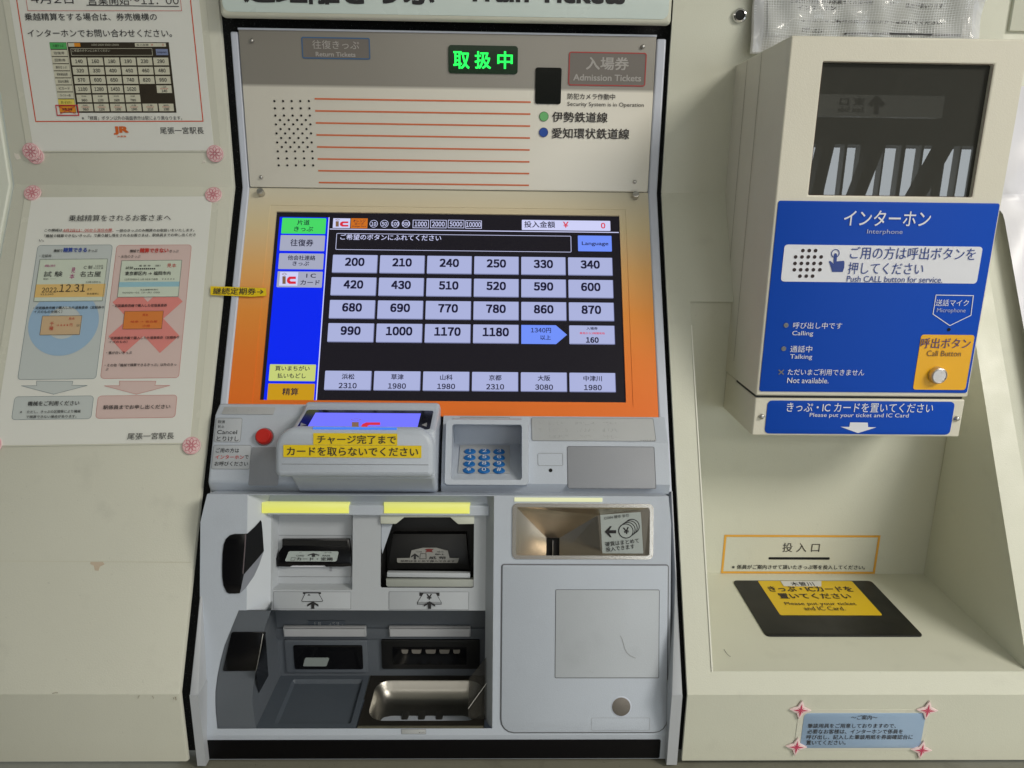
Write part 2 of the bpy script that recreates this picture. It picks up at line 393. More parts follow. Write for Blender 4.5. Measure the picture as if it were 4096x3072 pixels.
mb = MB(); mb.quad(a1, b1, Vector((bx1, yb, zfl)), Vector((bx1, yb, a1.z))); mb.build('side_wall', CREAM2, con)
mb = MB(); mb.quad(a0, b0, Vector((pu0, yb, zfl)), Vector((pu0, yb, a0.z))); mb.build('side_wall', CREAM2, con)
mb = MB(); mb.quad(a0, a1, Vector((bx1, yb, a1.z)), Vector((pu0, yb, a0.z))); mb.build('pocket_top', CREAM2, con)
mb = MB(); mb.slab(S, rr(pu0 - .0010, pv0 + .03, pu0 + .0003, pv1, 0), -.001, .0012); mb.build('edge_strip', mat('pale_edge', (236, 236, 224), .35), con)  # thin pale strip along the open edge of the pocket
BWF = VY(YB)
o = rc(BWF, 'P', 360, 1330, 672, 908); o2 = inset(o, .0042)
PO = [BWF.at('P', *p) for p in ((378, 670), (1332, 675), (1300, 909), (357, 907))]
PIn = [BWF.at('P', *p) for p in ((391, 685), (1315, 688), (1288, 898), (374, 896))]
u0 = (PO[0][0] + PO[3][0]) / 2; u1 = (PO[1][0] + PO[2][0]) / 2; v0 = (PO[0][1] + PO[1][1]) / 2; v1 = (PO[2][1] + PO[3][1]) / 2
mb = MB(); outline(mb, BWF, rr(u0, v0, u1, v1), .0030, .0005); mb.build('printed_frame', mat('orange_frame_print', (226, 168, 62), .5), con)
T(con, BWF, 'P', '投 入 口', 735, 962, 750, 56, INKB)
T(con, BWF, 'P', '※係員がご案内させて頂いたきっぷ等を投入してください。', 425, 1240, 870, 27, INK, bold=.012)
mb = MB(); mb.slab(BWF, rc(BWF, 'P', 649, 1022, 809, 823, .0008), 0, .0004); mb.build('ticket_slot', mat('slot_black', (6, 6, 7), .8), con)
FLR = HZ(FZ)
pad = thing('reader_pad', FLR.p3('P', 1000, 1130), 'flat black sheet with a yellow notice on the console shelf', 'pad')
pc = [FLR.at('P', *p) for p in ((440, 958), (1280, 960), (1592, 1299), (622, 1297))]
uL = (pc[0][0] + pc[3][0]) / 2; uR = (pc[1][0] + pc[2][0]) / 2; vT = (pc[0][1] + pc[1][1]) / 2; vB = (pc[2][1] + pc[3][1]) / 2
mb = MB(); mb.slab(FLR, rr(uL, vT, uR, vB, .005), 0.0002, .002, .0006); mb.build('plate', mat('pad_black', (22, 22, 21), .38, var=.05), pad)
mb = MB(); yl = [FLR.at('P', *p) for p in ((585, 963), (1165, 965), (1336, 1174), (716, 1173))]
uu = ((yl[0][0] + yl[3][0]) / 2, (yl[1][0] + yl[2][0]) / 2); vv = ((yl[0][1] + yl[1][1]) / 2, (yl[2][1] + yl[3][1]) / 2)
mb.slab(FLR, rr(uu[0], vv[0], uu[1], vv[1], .002), .002, .0024); mb.build('notice', mat('yellow_notice', (222, 186, 18), .4), pad)
hh = vv[1] - vv[0]; ww = uu[1] - uu[0]; nn = .0029
def padT(s, xl, xr, yc, h, bold=0):
    T(pad, FLR, 'P', s, xl, xr, yc, h, INKB, n=nn, bold=bold)
padT('きっぷ・ICカードを', 648, 1160, 1003, 32, .02); padT('置いてください', 712, 1150, 1046, 32, .02)
padT('Please put your ticket', 750, 1185, 1095, 24); padT('and IC Card.', 865, 1115, 1122, 24)
mb = MB(); tp = [FLR.at('P', *p, .003) for p in ((722, 955), (972, 955), (972, 987), (742, 985))]
mb.slab(FLR, tp, .0027, .0031); st = mb.build('label_tape', mat('white_tape', (214, 214, 212), .5), None, label='small white paper label stuck on the top edge of the yellow notice on the shelf', cat='label tape')
T(st, FLR, 'P', '木曽川', 785, 925, 972, 24, INK, n=.0033, bold=.01)
rn = thing('cladding_panel', V.pt(.8, .6, 0), 'cream panel beyond the console seam, half covered by white sheeting', 'wall panel')
mb = MB(); mb.extx(prof([(.956, .45), (.956, 0), (yf + .006, zf), (yf + .006, -.5945)]), .6035, 1.25); mb.build('facing', CREAM2, rn, bevel=.002)
mb = MB(); mb.slab(V, rr(.6095, -.45, 1.2, -.193), -.007, -.0015, .001); mb.build('cover_plate', CREAM2, rn)

# white plastic sheet over the neighbour
mb = MB(); nu, nv = 26, 60; pts = []
for j in range(nv + 1):
    t = -.13 + .50 * j / nv
    for i in range(nu + 1):
        x = (.600 + .026 * min(1, max(0, (t + .02) / .05))) + .30 * i / nu
        wv = .006 * math.sin(t * 31 + i * .35) + .005 * math.sin(i * .9 + t * 17) + .003 * math.sin(t * 90 + i * 1.3)
        amp = min(1, i / 4)
        n = .009 + wv * amp
        if t < 0: p = V.pt(x, t, n)
        else: p = S.pt(x, t, n)
        pts.append(p)
mb.add(pts, [(j * (nu + 1) + i, j * (nu + 1) + i + 1, (j + 1) * (nu + 1) + i + 1, (j + 1) * (nu + 1) + i) for j in range(nv) for i in range(nu)])
mb.build('plastic_sheet', mat('white_sheeting', (224, 224, 232), .35, spec=.5), None, sharp=80, label='crumpled white plastic sheet hanging beyond the intercom box', cat='sheet')

# ------------------------------------------------------------------ hall behind the viewer (seen mirrored in the dark glass)
YW = -6.6
hall = thing('window_wall', (4, YW, 0), 'row of tall windows with slanting braces mirrored in the dark intercom glass', 'window wall')
HG = mat('hall_wall_paint', (120, 120, 114), .7); HF = mat('window_frame_paint', (150, 150, 146), .5); HB = mat('brace_steel_paint', (110, 108, 102), .5)
mb = MB(); mb.box((-9, YW - .1, 1.86), (12, YW, 2.75)); mb.build('upper_wall', HG, hall)
mb = MB(); mb.box((-9, YW - .1, 0), (12, YW, .08)); mb.build('lower_wall', HG, hall)
mb = MB(); mb.box((-9, YW - .1, .08), (-.2, YW, 1.86)); mb.build('blank_wall', HG, hall)
for i in range(66):
    x = -.2 + i * .18; hw = (.045, .008, .02, .012)[i % 4]
    mb = MB(); mb.box((x - hw, YW - .02, .08), (x + hw, YW + .08, 1.86)); mb.build('mullion', HF, hall)
GY = FI.pt(0, 0, -.006).y
def mirror(c, x, y, ys):
    r = ray(c, x, y); t = (GY - CAM.y) / r.y; p = CAM + r * t; t2 = (GY - ys) / r.y; return (p.x + r.x * t2, p.z + r.z * t2)
def brace(p, q, hw):
    d = (q - p); p = p - d * 1.5; q = q + d * 1.2; d.normalize(); w_ = Vector((d.z, 0, -d.x)) * hw; f = Vector((0, .14, 0))
    lim = lambda P: P if .05 < P.z < 2.7 else (P + d * ((.05 - P.z) / d.z) if P.z < .05 else P + d * ((2.7 - P.z) / d.z))
    p, q = lim(p), lim(q)
    mb = MB(); mb.add([p - w_, p + w_, q + w_, q - w_, p - w_ + f, p + w_ + f, q + w_ + f, q - w_ + f], [(0, 1, 2, 3), (4, 5, 6, 7), (0, 1, 5, 4), (1, 2, 6, 5), (2, 3, 7, 6), (3, 0, 4, 7)]); mb.build('brace', HB, hall)
YBR = YW + .5
for x0_, x1_ in ((905, 1015), (1160, 1345), (1525, 1790), (1960, 2300)):
    a = mirror('N', x0_, 1190, YBR); b = mirror('N', x1_, 720, YBR); brace(Vector((a[0], YBR, a[1])), Vector((b[0], YBR, b[1])), .052)
for i in range(5): brace(Vector((.1 + i * .5, YBR, .9)), Vector((.35 + i * .5, YBR, 1.6)), .052)
for i in range(5): brace(Vector((5.4 + i * .9, YBR, .9)), Vector((6.0 + i * .9, YBR, 1.6)), .052)
# hanging sign: mirror the glass pixels to the plane of the sign
SY = -5.3
sx0, sz0 = mirror('N', 900, 575, SY); sx1, sz1 = mirror('N', 1710, 720, SY)
hs = thing('hanging_sign', ((sx0 + sx1) / 2, SY, sz0), 'grey hanging direction sign with an up arrow mirrored in the dark glass', 'sign')
mb = MB(); mb.box((sx0, SY - .1, sz1), (sx1, SY, sz0)); mb.build('board', mat('hall_sign_face', (236, 238, 232), .5), hs)
SF = Fr((0, SY, 0), (-1, 0, 0), (0, 1, 0))
def hsT(s, x0, x1, y0, y1, bold=0):
    a = mirror('N', x1, y0, SY); b = mirror('N', x0, y1, SY); TU(hs, SF, s, -a[0], -b[0], -a[1], -b[1], INK, n=.004, bold=bold)
hsT('東 口', 1080, 1240, 600, 645, .02); hsT('East Side', 1070, 1230, 655, 685, .01)
def mp(x, y): a = mirror('N', x, y, SY); return (-a[0], -a[1])
mb = MB(); stroke(mb, SF, [mp(1307, 690), mp(1307, 606)], .035, .005); stroke(mb, SF, [mp(1272, 640), mp(1307, 602), mp(1344, 640)], .035, .006); mb.build('arrow', INK, hs)

# ------------------------------------------------------------------ sign above the machine
sg = thing('overhead_sign', V.pt(-.06, -.26, 0), 'pale sign with black lettering cut off at the top above the ticket machine', 'sign')
SG = VY(.928)
mb = MB(); mb.box((-.3205, .928 - D, 1.4 + .1885), (.1975, -.010, 1.4 + .45)); mb.build('casing', CREAM2, sg, bevel=.005, seg=4)
mb = MB(); zb = SG.at('W', 1780, 62)[1]; mb.slab(SG, rr(-.3165, -.43, .1935, zb, .008), 0, .0006); mb.build('face', mat('sign_face', (206, 220, 216), .3, var=.02, coat=.3), sg)
T(sg, SG, 'W', '近距離きっぷ', 972, 1740, -47, 132, INK, n=.0012, bold=.03)
T(sg, SG, 'W', 'Train Tickets', 1862, 2502, -38, 100, INK, n=.0012, bold=.03)

# ================================================================== TICKET MACHINE
tm = thing('ticket_machine', V.pt(-.06, .6, 0), 'light grey railway ticket machine with a lit touch screen and coin tray', 'ticket machine')
MX0, MX1 = -.3173, .1972
def railp(d=.0): return [(.95, .177), (.95, 0), (yf, zf), (yf, -.5985)]
for a, b, sg in ((MX0, -.3083, 1), (.1860, MX1, -1)):
    oe = a if sg > 0 else b; ie = b if sg > 0 else a; e = S.pt(0, .372)
    p = [(0, 1.4 + .177), (0, 1.4), (e.y, e.z)]; pr = [(y - .002, z) for y, z in p] + [(y + .03, z) for y, z in reversed(p)]
    mb = MB(); mb.extx(pr, a, b); rl = mb.build('side_rail', RAIL, tm, bevel=.002, seg=3, ang=40)
    mb = MB(); mb.slab(S, [(oe, .371), (oe + sg * .0008, .371), (oe + sg * .0010, .46), (ie, .5849), (oe, .5849)], -.03, .0018, .001)
    bt = S.pt(0, .5849); mb.box((a, bt.y - .002, .8015), (b, bt.y + .03, bt.z + .0008)); mb.build('lower_rail', mat('rail_lower_paint', (184, 188, 194), .4, var=.04), rl)
mb = MB(); mb.quad((MX0 + .004, .035, .80), (MX1 - .004, .035, .80), (MX1 - .004, .035, 1.58), (MX0 + .004, .035, 1.58)); mb.build('rear_blackout', BLACK, tm)  # black sheet added behind the machine to stop background light in the gaps
# header panel
hp = MB(); hu0, hu1, hv0, hv1 = -.3072, .1851, -.1795, -.0006
hp.slab(V, rr(hu0, hv0, hu1, hv1, .002), -.02, .0035, .0012)
zband = 1.4 - V.at('C', 1000, 708)[1]
HM = ramp_mat('header_print', [(0, (230, 226, 214)), (.4999, (230, 226, 214)), (.5, (150, 146, 138)), (1, (150, 146, 139))], .3, zband - .5, zband + .5, .5)
hdr = hp.build('header_panel', HM, tm)
hb = MB(); hb.slab(V, rr(hu0, hv0 - .0012, hu1, hv0 + .0008), .0, .0046); hb.build('top_edge', RAIL, hdr)
HN = .0040
def hT(c, s, xl, xr, yc, h, mt, bold=0): T(hdr, V, c, s, xl, xr, yc, h, mt, n=HN, bold=bold)
for i, y in enumerate((819, 920, 1021, 1121, 1221, 1321, 1417, 1514)):
    a = V.at('C', 743 + i * 5, y, HN); b = V.at('D', 773 - i * 2, 847 + i * 98.6, HN); vm = (a[1] + b[1]) / 2
    mb = MB(); mb.slab(V, rr(a[0], vm - .0009, b[0], vm + .0009), HN - .001, HN); mb.build('stripe', mat('orange_line_print', (214, 112, 66), .5), hdr)
LBG = mat('header_label_grey', (118, 112, 106), .4); LTX = mat('header_label_text', (176, 172, 168), .5)
def lbl(c, box, col, nm, r=.002):
    o = rc(V, c, *box, r, HN)
    mb = MB(); mb.slab(V, o, HN - .001, HN); p = mb.build('label_field', LBG, hdr)
    mb = MB(); outline(mb, V, o, .0013, HN + .0003); mb.build('label_border', mat(nm, col, .5), hdr)
lbl('C', (637, 1203, 310, 490), (64, 104, 148), 'blue_border_print'); lbl('D', (1087, 1730, 433, 714), (176, 62, 60), 'red_border_print', .003)
HN += .0004
hT('C', '往復きっぷ', 724, 1112, 372, 72, LTX, .004); hT('C', 'Return Tickets', 752, 1082, 451, 38, LTX, .02)
hT('D', '入場券', 1232, 1588, 527, 108, LTX, .02); hT('D', 'Admission Tickets', 1126, 1690, 645, 54, LTX, .02)
hT('D', '防犯カメラ作動中', 1080, 1474, 801, 50, INKB, .006); hT('D', 'Security System is in Operation', 1078, 1712, 871, 44, INKB)
hT('D', '伊勢鉄道線', 950, 1412, 972, 86, INKB, .012); hT('D', '愛知環状鉄道線', 948, 1592, 1108, 88, INKB, .012)
for (x, y, cc, nm) in ((883, 966, (112, 190, 118), 'green_dot_print'), (880, 1098, (20, 74, 168), 'blue_dot_print')):
    u, v = V.at('D', x, y, HN); mb = MB(); mb.slab(V, circ(u, v, .0056), HN - .0015, HN); mb.build('line_dot', mat(nm, cc, .5), hdr)
    mb = MB(); outline(mb, V, circ(u, v, .0056), .0004, HN + .0002); mb.build('dot_rim', INKB, hdr)
mb = MB(); mb.slab(V, rc(V, 'D', 90, 666, 378, 612, .0035, HN), HN - .001, HN + .0006); led = mb.build('status_display', mat('led_window', (4, 26, 8), .2, emit=(2, 24, 8), es=1), hdr)
ms = em('led_green', (40, 255, 90), 1.6)
for s, a, b in (('取', 130, 266), ('扱', 308, 444), ('中', 496, 624)): T(hdr, V, 'D', s, a, b, 498, 146, ms, n=HN + .0012, bold=.02)
mb = MB(); mb.slab(V, rc(V, 'D', 812, 1026, 561, 863, .0025, HN), HN - .001, HN + .0006); mb.build('camera_window', mat('camera_window_black', (16, 19, 16), .15), hdr)
rows = [(838, 5, 0), (898, 5, 0), (958, 5, 0), (995, 4, 1), (1031, 5, 0), (1070, 4, 1), (1106, 5, 0), (1144, 4, 1), (1181, 5, 0), (1219, 4, 1), (1255, 5, 0), (1313, 5, 0), (1371, 5, 0)]
mb = MB()
for y, k, off in rows:
    for i in range(k):
        x = 409 + (y - 838) * .067 + i * 71.5 + off * 36; u, v = V.at('C', x, y, HN); mb.slab(V, circ(u, v, .00125, 10), HN - .0015, HN)
mb.build('speaker_perforation', mat('hole_black', (10, 9, 9), .9), hdr, kind='stuff')
def screw(parent, fr, c, x, y, r, n0, h=.002, name='screw', mt=None):
    u, v = fr.at(c, x, y, n0); mb = MB(); k = 16
    rs = [(1, 0), (1, .45), (.8, .8), (.45, .97)]
    pts = [fr.pt(*p, n0 + h * z) for s_, z in rs for p in circ(u, v, r * s_, k)]
    fs = [(a * k + i, a * k + (i + 1) % k, (a + 1) * k + (i + 1) % k, (a + 1) * k + i) for a in range(3) for i in range(k)] + [tuple(3 * k + i for i in range(k))]
    mb.add(pts, fs); o = mb.build(name, mt or SCREW, parent)
    return o, u, v
for c, x, y in (('C', 224, 338), ('C', 300, 1470), ('D', 1704, 387), ('D', 1637, 1508)): screw(hdr, V, c, x, y, .0023, HN, .0025)
# bezel + knobs
zt, zb_ = 1.4, 1.4 - .279 * math.cos(AL)
BZ = ramp_mat('bezel_gradient_print', [(0, (242, 120, 38)), (.22, (242, 132, 48)), (.42, (241, 152, 64)), (.62, (236, 180, 110)), (.82, (222, 202, 160)), (1, (214, 208, 188))], .38, zb_, zt)
su0, su1, sv0, sv1 = -.2732, .1492, .0318, .2692
mb = MB(); k0 = rr(su0 - .008, sv0 - .008, su1 + .008, sv1 + .0048)
mb.plate(S, rr(-.3083, .0002, .1860, .2872), [k0], .0004, .003)
k1 = rr(su0, sv0, su1, sv1); mb.plate(S, rr(su0 - .0092, sv0 - .0092, su1 + .0092, sv1 + .006), [k1], -.0002, .004)
mb.build('screen_bezel', BZ, tm, smooth=False)
for c, x, y in (('C', 290, 1585), ('D', 1645, 1612)):
    fr = S; u, v = fr.at(c, x, y, .008); mb = MB(); mb.slab(fr, circ(u, v, .0042, 20), .001, .009, .0008); mb.build('knob_screw', SCREW, tm)
# touch screen
mb = MB(); mb.slab(S, rr(su0, sv0, su1, sv1), -.006, -.0025); scr = mb.build('touch_screen', SCRBLK, tm)
N0 = -.0022
def srect(name, c, box, mt, n=N0, r=0, parent=scr):
    mb = MB(); mb.slab(S, rc(S, c, *box, r, n), n - .0006, n); return mb.build(name, mt, parent)
def sT(c, s, xl, xr, yc, h, mt, bold=.014, n=N0 + .0009): T(scr, S, c, s, xl, xr, yc, h, mt, n=n, bold=bold)
# blue side band, its edge following the real plane
a = S.at('E', 206, 155); b = S.at('E', 488, 1517)
bl = [S.at('E', 214, 155)[0], S.at('E', 583, 160)[0], S.at('E', 98, 1515)[0], S.at('E', 490, 1515)[0]]
ul = (bl[0] + bl[2]) / 2; ur = (bl[1] + bl[3]) / 2; vt = S.at('E', 400, 157)[1]
mb = MB(); mb.slab(S, rr(ul, vt, ur, sv1 - .0001), N0 - .0006, N0); mb.build('side_band', SBLUE, scr)
mb = MB(); mb.slab(S, rr(ur - .0011, vt, ur, sv1 - .0001), N0, N0 + .0003); mb.build('band_edge', SWHT, scr)
nb = N0 + .0006
srect('menu_button', 'E', (234, 558, 170, 284), SGRN, nb, .0008); sT('E', '片道', 348, 440, 203, 38, STXT); sT('E', 'きっぷ', 325, 465, 250, 36, STXT)
srect('menu_button', 'E', (222, 550, 297, 411), SGRY, nb, .0008); sT('E', '往復券', 298, 468, 352, 52, STXT)
srect('menu_button', 'E', (212, 541, 431, 546), SGRY, nb, .0008); sT('E', '他会社連絡', 278, 482, 463, 36, STXT); sT('E', 'きっぷ', 314, 435, 505, 32, STXT)
srect('menu_button', 'E', (200, 532, 564, 680), SGRY, nb, .0008); sT('E', 'I C', 415, 486, 595, 30, STXT); sT('E', 'カード', 372, 514, 645, 36, STXT)
srect('menu_button', 'E', (142, 482, 1249, 1371), SYEL, nb, .0008); sT('E', '買いまちがい', 186, 440, 1278, 38, STXT); sT('E', '払いもどし', 202, 412, 1332, 38, STXT)
srect('menu_button', 'E', (130, 474, 1391, 1512), SOCH, nb, .0008); sT('E', '精算', 238, 357, 1450, 54, STXT)
def iclogo(c, box, white=True, n=nb + .0006, fr=S, parent=scr, m1=None, m2=None, mw=None, cut=1):
    x0, x1, y0, y1 = box; W_, H_ = x1 - x0, y1 - y0
    q = lambda a, b: fr.at(c, x0 + a * W_, y0 + b * H_, n)
    if white:
        mb = MB(); mb.slab(fr, rc(fr, c, x0, x1, y0, y1, 0, n), n - .0004, n); mb.build('logo_field', mw or SWHT, parent)
    mb = MB(); mb.plate(fr, [q(.16, .32), q(.34, .32), q(.34, .88), q(.16, .88)], n=n + .0003); mb.build('logo_stem', m2 or SBRN, parent)
    mb = MB(); mb.plate(fr, [q(.40, .62), q(.44, .45), q(.54, .34), q(.9, .34), q(.9, .52), q(.62, .52), q(.56, .6), q(.62, .7), q(.9, .7), q(.9, .88), q(.54, .88), q(.43, .78)], n=n + .0003)
    mb.build('logo_curve', m1 or SRED, parent)
    mb = MB(); outline(mb, fr, [q(.12, .16), q(.27, .06), q(.42, .16), q(.27, .26)], .0005, n + .0003); mb.build('logo_diamond', m2 or SBRN, parent)
iclogo('E', (218, 352, 568, 668)); iclogo('E', (612, 738, 172, 242))
srect('card_mark', 'E', (744, 866, 172, 244), SORG, nb, 0); sT('E', 'オレンジ', 760, 852, 191, 22, STXT, .01); sT('E', 'カード', 772, 838, 213, 20, STXT, .01); sT('E', 'Orange Card', 750, 855, 232, 11, STXT)
for x, s in ((912, '10'), (991, '50'), (1071, '100'), (1150, '500')):
    u, v = S.at('E', x, 212, nb); mb = MB(); outline(mb, S, circ(u, v, .0050), .0006, nb); mb.build('coin_mark', SWHT, scr)
    w_ = 18 if len(s) == 2 else 26; sT('E', s, x - w_, x + w_, 213, 27, SWHT, .02)
for c, a, b, s in (('E', 1200, 1318, '1000'), ('E', 1329, 1449, '2000'), ('E', 1459, 1580, '5000'), ('F', 114, 234, '10000')):
    y0_, y1_ = (184, 244) if c == 'E' else (188, 248)
    mb = MB(); outline(mb, S, rc(S, c, a, b, y0_, y1_, 0, nb), .0007, nb); mb.build('note_mark', SWHT, scr)
    k = 14 if len(s) == 4 else 6; sT(c, s, a + k, b - k, (y0_ + y1_) / 2, 36, SWHT, .02)
srect('amount_field', 'F', (530, 1182, 187, 260), SWHT, nb, .0008); sT('F', '投入金額', 547, 774, 217, 48, STXT); sT('F', '￥', 833, 874, 219, 44, SRED, .02); sT('F', '0', 1113, 1145, 226, 42, SRED, .03)
a = S.at('E', 585, 246); b = S.at('F', 1246, 270); vm = (a[1] + b[1]) / 2
mb = MB(); mb.slab(S, rr(a[0], vm - .0005, b[0], vm + .0005), N0, N0 + .0003); mb.build('rule_line', SWHT, scr)
a = S.at('E', 632, 338); b = S.at('F', 895, 358); t_ = (S.at('E', 900, 281)[1] + S.at('F', 500, 292)[1]) / 2; q_ = (S.at('E', 900, 403)[1] + S.at('F', 500, 413)[1]) / 2
mb = MB(); outline(mb, S, rr(a[0], t_, b[0], q_, .0015), .0006, nb); mb.build('message_box', SWHT, scr)
sT('E', 'ご希望のボタンにふれてください', 666, 1410, 313, 42, SWHT, .008)
srect('language_button', 'F', (944, 1192, 300, 414), SLBL, nb, .0008); sT('F', 'Language', 972, 1168, 361, 34, STXT, .012)
fares = [['200', '210', '240', '250', '330', '340'], ['420', '430', '510', '520', '590', '600'], ['680', '690', '770', '780', '860', '870'], ['990', '1000', '1170', '1180', '', '']]
cols = [('E', 774, 166), ('E', 1120, 166), ('E', 1470, 165), ('F', 341, 164), ('F', 689, 163), ('F', 1035, 162)]
us = []
for c, x, _ in cols: us.append(S.at(c, x, 512, nb)[0])
pitch = (us[5] - us[0]) / 5; us = [us[0] + pitch * i for i in range(6)]
bw = (S.at('E', 940, 512, nb)[0] - S.at('E', 608, 512, nb)[0])
rowv = [S.at('E', 1120, y, nb)[1] for y in (512, 678, 846, 1018)]
r4 = [(S.at('E', 1120, y, nb)[1] + S.at('F', 689, y + 11, nb)[1]) / 2 for y in (512, 678, 846, 1018)]
rp = (r4[3] - r4[0]) / 3; r4 = [r4[0] + rp * i for i in range(4)]; bh = S.at('E', 1120, 579, nb)[1] - S.at('E', 1120, 447, nb)[1]
def sbtn(name, u, v, w_, h_, mt):
    mb = MB(); mb.slab(S, rr(u - w_ / 2, v - h_ / 2, u + w_ / 2, v + h_ / 2, .001), nb - .0006, nb); o = mb.build(name, mt, scr)
    mb = MB(); e = .0006
    mb.slab(S, rr(u - w_ / 2 + .0005, v + h_ / 2 - e, u + w_ / 2, v + h_ / 2), nb, nb + .0002); mb.slab(S, rr(u + w_ / 2 - e, v - h_ / 2 + .0005, u + w_ / 2, v + h_ / 2), nb, nb + .0003)
    mb.build('button_shade', em('screen_button_edge', (96, 100, 140)), scr)
def sTU(s, u, v, w_, h_, mt=STXT, bold=.046):
    bold = max(bold, .016)
    TU(scr, S, s, u - w_ / 2, u + w_ / 2, v - h_ / 2, v + h_ / 2, mt, n=nb + .0006, bold=bold)
for j, row in enumerate(fares):
    for i, s in enumerate(row):
        if s:
            sbtn('fare_button', us[i], r4[j], bw, bh, SBTN); sTU(s, us[i] - .0003, r4[j] - bh * .10, bw * (.435 if len(s) == 3 else .575), bh * .47)
u, v = us[4], r4[3]
mb = MB(); h_ = bh / 2; mb.slab(S, [(u - bw / 2, v - h_), (u + bw * .26, v - h_), (u + bw / 2, v), (u + bw * .26, v + h_), (u - bw / 2, v + h_)], nb - .0006, nb); mb.build('next_page_button', SLBL, scr)
sTU('1340円', u - bw * .07, v - bh * .21, bw * .44, bh * .27, bold=.015); sTU('以上', u + bw * .03, v + bh * .17, bw * .23, bh * .25, bold=.01)
u = us[5]; sbtn('fare_button', u, v, bw, bh, SBTN); sTU('入場券', u, v - bh * .34, bw * .25, bh * .16, bold=.01); sTU('発売から2時間有効', u, v - bh * .08, bw * .55, bh * .12, SRED, 0); sTU('160', u, v + bh * .28, bw * .28, bh * .30)
us2 = [S.at(c, x, y, nb)[0] for c, x, y in (('E', 723, 1368), ('F', 1052, 1382))]; p2 = (us2[1] - us2[0]) / 5
v = (S.at('E', 723, 1368, nb)[1] + S.at('F', 1052, 1382, nb)[1]) / 2; bw2 = S.at('E', 895, 1368, nb)[0] - S.at('E', 550, 1368, nb)[0]; bh2 = S.at('E', 723, 1439, nb)[1] - S.at('E', 723, 1296, nb)[1]
for i, (s, p) in enumerate((('浜松', '2310'), ('草津', '1980'), ('山科', '1980'), ('京都', '2310'), ('大阪', '3080'), ('中津川', '1980'))):
    u = us2[0] + p2 * i; sbtn('station_button', u, v, bw2, bh2, SBTN)
    sTU(s, u, v - bh2 * .20, bw2 * (.27 if len(s) == 2 else .40), bh2 * .29, bold=.008); sTU(p, u, v + bh2 * .27, bw2 * .385, bh2 * .28, bold=.025)

# ---- shelf (control ledge)
SN = .013
def SP(v, n): p = S.pt(0, v, n); return (p.y, p.z)
lx1 = -.2175
mb = MB(); mb.extx([SP(.2745, -.02), SP(.2745, .003), SP(.290, SN), SP(.3655, SN), SP(.3745, .004), SP(.3745, -.02)], MX0, lx1)
led_l = mb.build('control_ledge', GREY, tm, bevel=.0025, seg=3, ang=25)
rx0, rx1 = -.0615, .1925
RV0 = .2868; RV1 = .3185
KU0, KU1, KV0, KV1 = -.0500, .0275, .3010, .3615
TF = through(S.pt(0, RV0, .002), S.pt(.1, RV0, .002), S.pt(0, RV1, SN)); TLN = (S.pt(0, RV1, SN) - S.pt(0, RV0, .002)).length; tk = TLN * (.2985 - RV0) / (RV1 - RV0)
mb = MB(); mb.plate(TF, [(rx0, 0), (rx1, 0), (rx1, TLN), (.0335, TLN), (.0335, tk), (-.056, tk), (-.056, TLN), (rx0, TLN)])
mb.quad(S.pt(rx0, RV0, .002), S.pt(rx1, RV0, .002), S.pt(rx1, RV0, -.02), S.pt(rx0, RV0, -.02))
mb.quad(S.pt(rx0, RV1, SN), S.pt(-.056, RV1, SN), S.pt(-.056, .3655, SN), S.pt(rx0, .3655, SN)); mb.quad(S.pt(.0335, RV1, SN), S.pt(rx1, RV1, SN), S.pt(rx1, .3655, SN), S.pt(.0335, .3655, SN))
for x in (rx0, rx1): mb.quad(S.pt(x, RV0, .002), S.pt(x, RV1, SN), S.pt(x, RV1, -.02), S.pt(x, RV0, -.02))
mb.extx([SP(.3655, SN), SP(.3745, .004), SP(.3745, -.02), SP(.3655, -.02)], rx0, rx1)
for x in (rx0, rx1): mb.quad(S.pt(x, RV1, SN), S.pt(x, .3655, SN), S.pt(x, .3655, -.02), S.pt(x, RV1, -.02))
led_r = mb.build('control_ledge', GREY, tm, smooth=False)
# back filler behind the right ledge so no gap shows
# keypad unit: raised rim and sunk keys on a level floor
kp = MB(); RN = .024
ro = rr(-.0570, .2955, .0345, .3680, .004); ri = rr(KU0, KV0, KU1, KV1 + .001, .003)
kp.plate(S, ro, [ri], RN); k = len(ro)
kp.add([S.pt(*p, RN) for p in ro] + [S.pt(p[0] + (.002 if p[0] > 0 else -.002), p[1], .002) for p in ro], [(i, (i + 1) % k, k + (i + 1) % k, k + i) for i in range(k)])
ku = kp.build('keypad_housing', GREY, tm, bevel=.0015, seg=2, ang=30)
fp = S.pt(0, KV1 + .001, RN); KZ = fp.z - 1.4 - .004; KYB = HZ(KZ).p3('H', 490, 408).y
KT = math.radians(17); KF = Fr((0, fp.y, KZ + 1.4), (1, 0, 0), (0, -math.sin(KT), math.cos(KT))); tp_ = S.pt(0, KV0, RN)
KYB = KF.p3('H', 490, 410).y; KBZ = KZ + 1.4 + (KYB - fp.y) * math.tan(KT)
kk = MB(); X0, X1 = KU0, KU1; ztop = tp_.z; zfl_ = KZ + 1.4
P_ = lambda x, y, z: Vector((x, y, z))
kk.quad(P_(X0, fp.y, zfl_), P_(X1, fp.y, zfl_), P_(X1, KYB, KBZ), P_(X0, KYB, KBZ))
kk.quad(P_(X0, KYB, KBZ), P_(X1, KYB, KBZ), P_(X1, KYB, ztop), P_(X0, KYB, ztop))
for x in (X0, X1): kk.quad(S.pt(x, KV0, RN), S.pt(x, KV1 + .001, RN), P_(x, fp.y, zfl_), P_(x, KYB, KBZ), P_(x, KYB, ztop))
kk.quad(P_(X0, fp.y, zfl_), P_(X1, fp.y, zfl_), S.pt(X1, KV1 + .001, RN), S.pt(X0, KV1 + .001, RN))
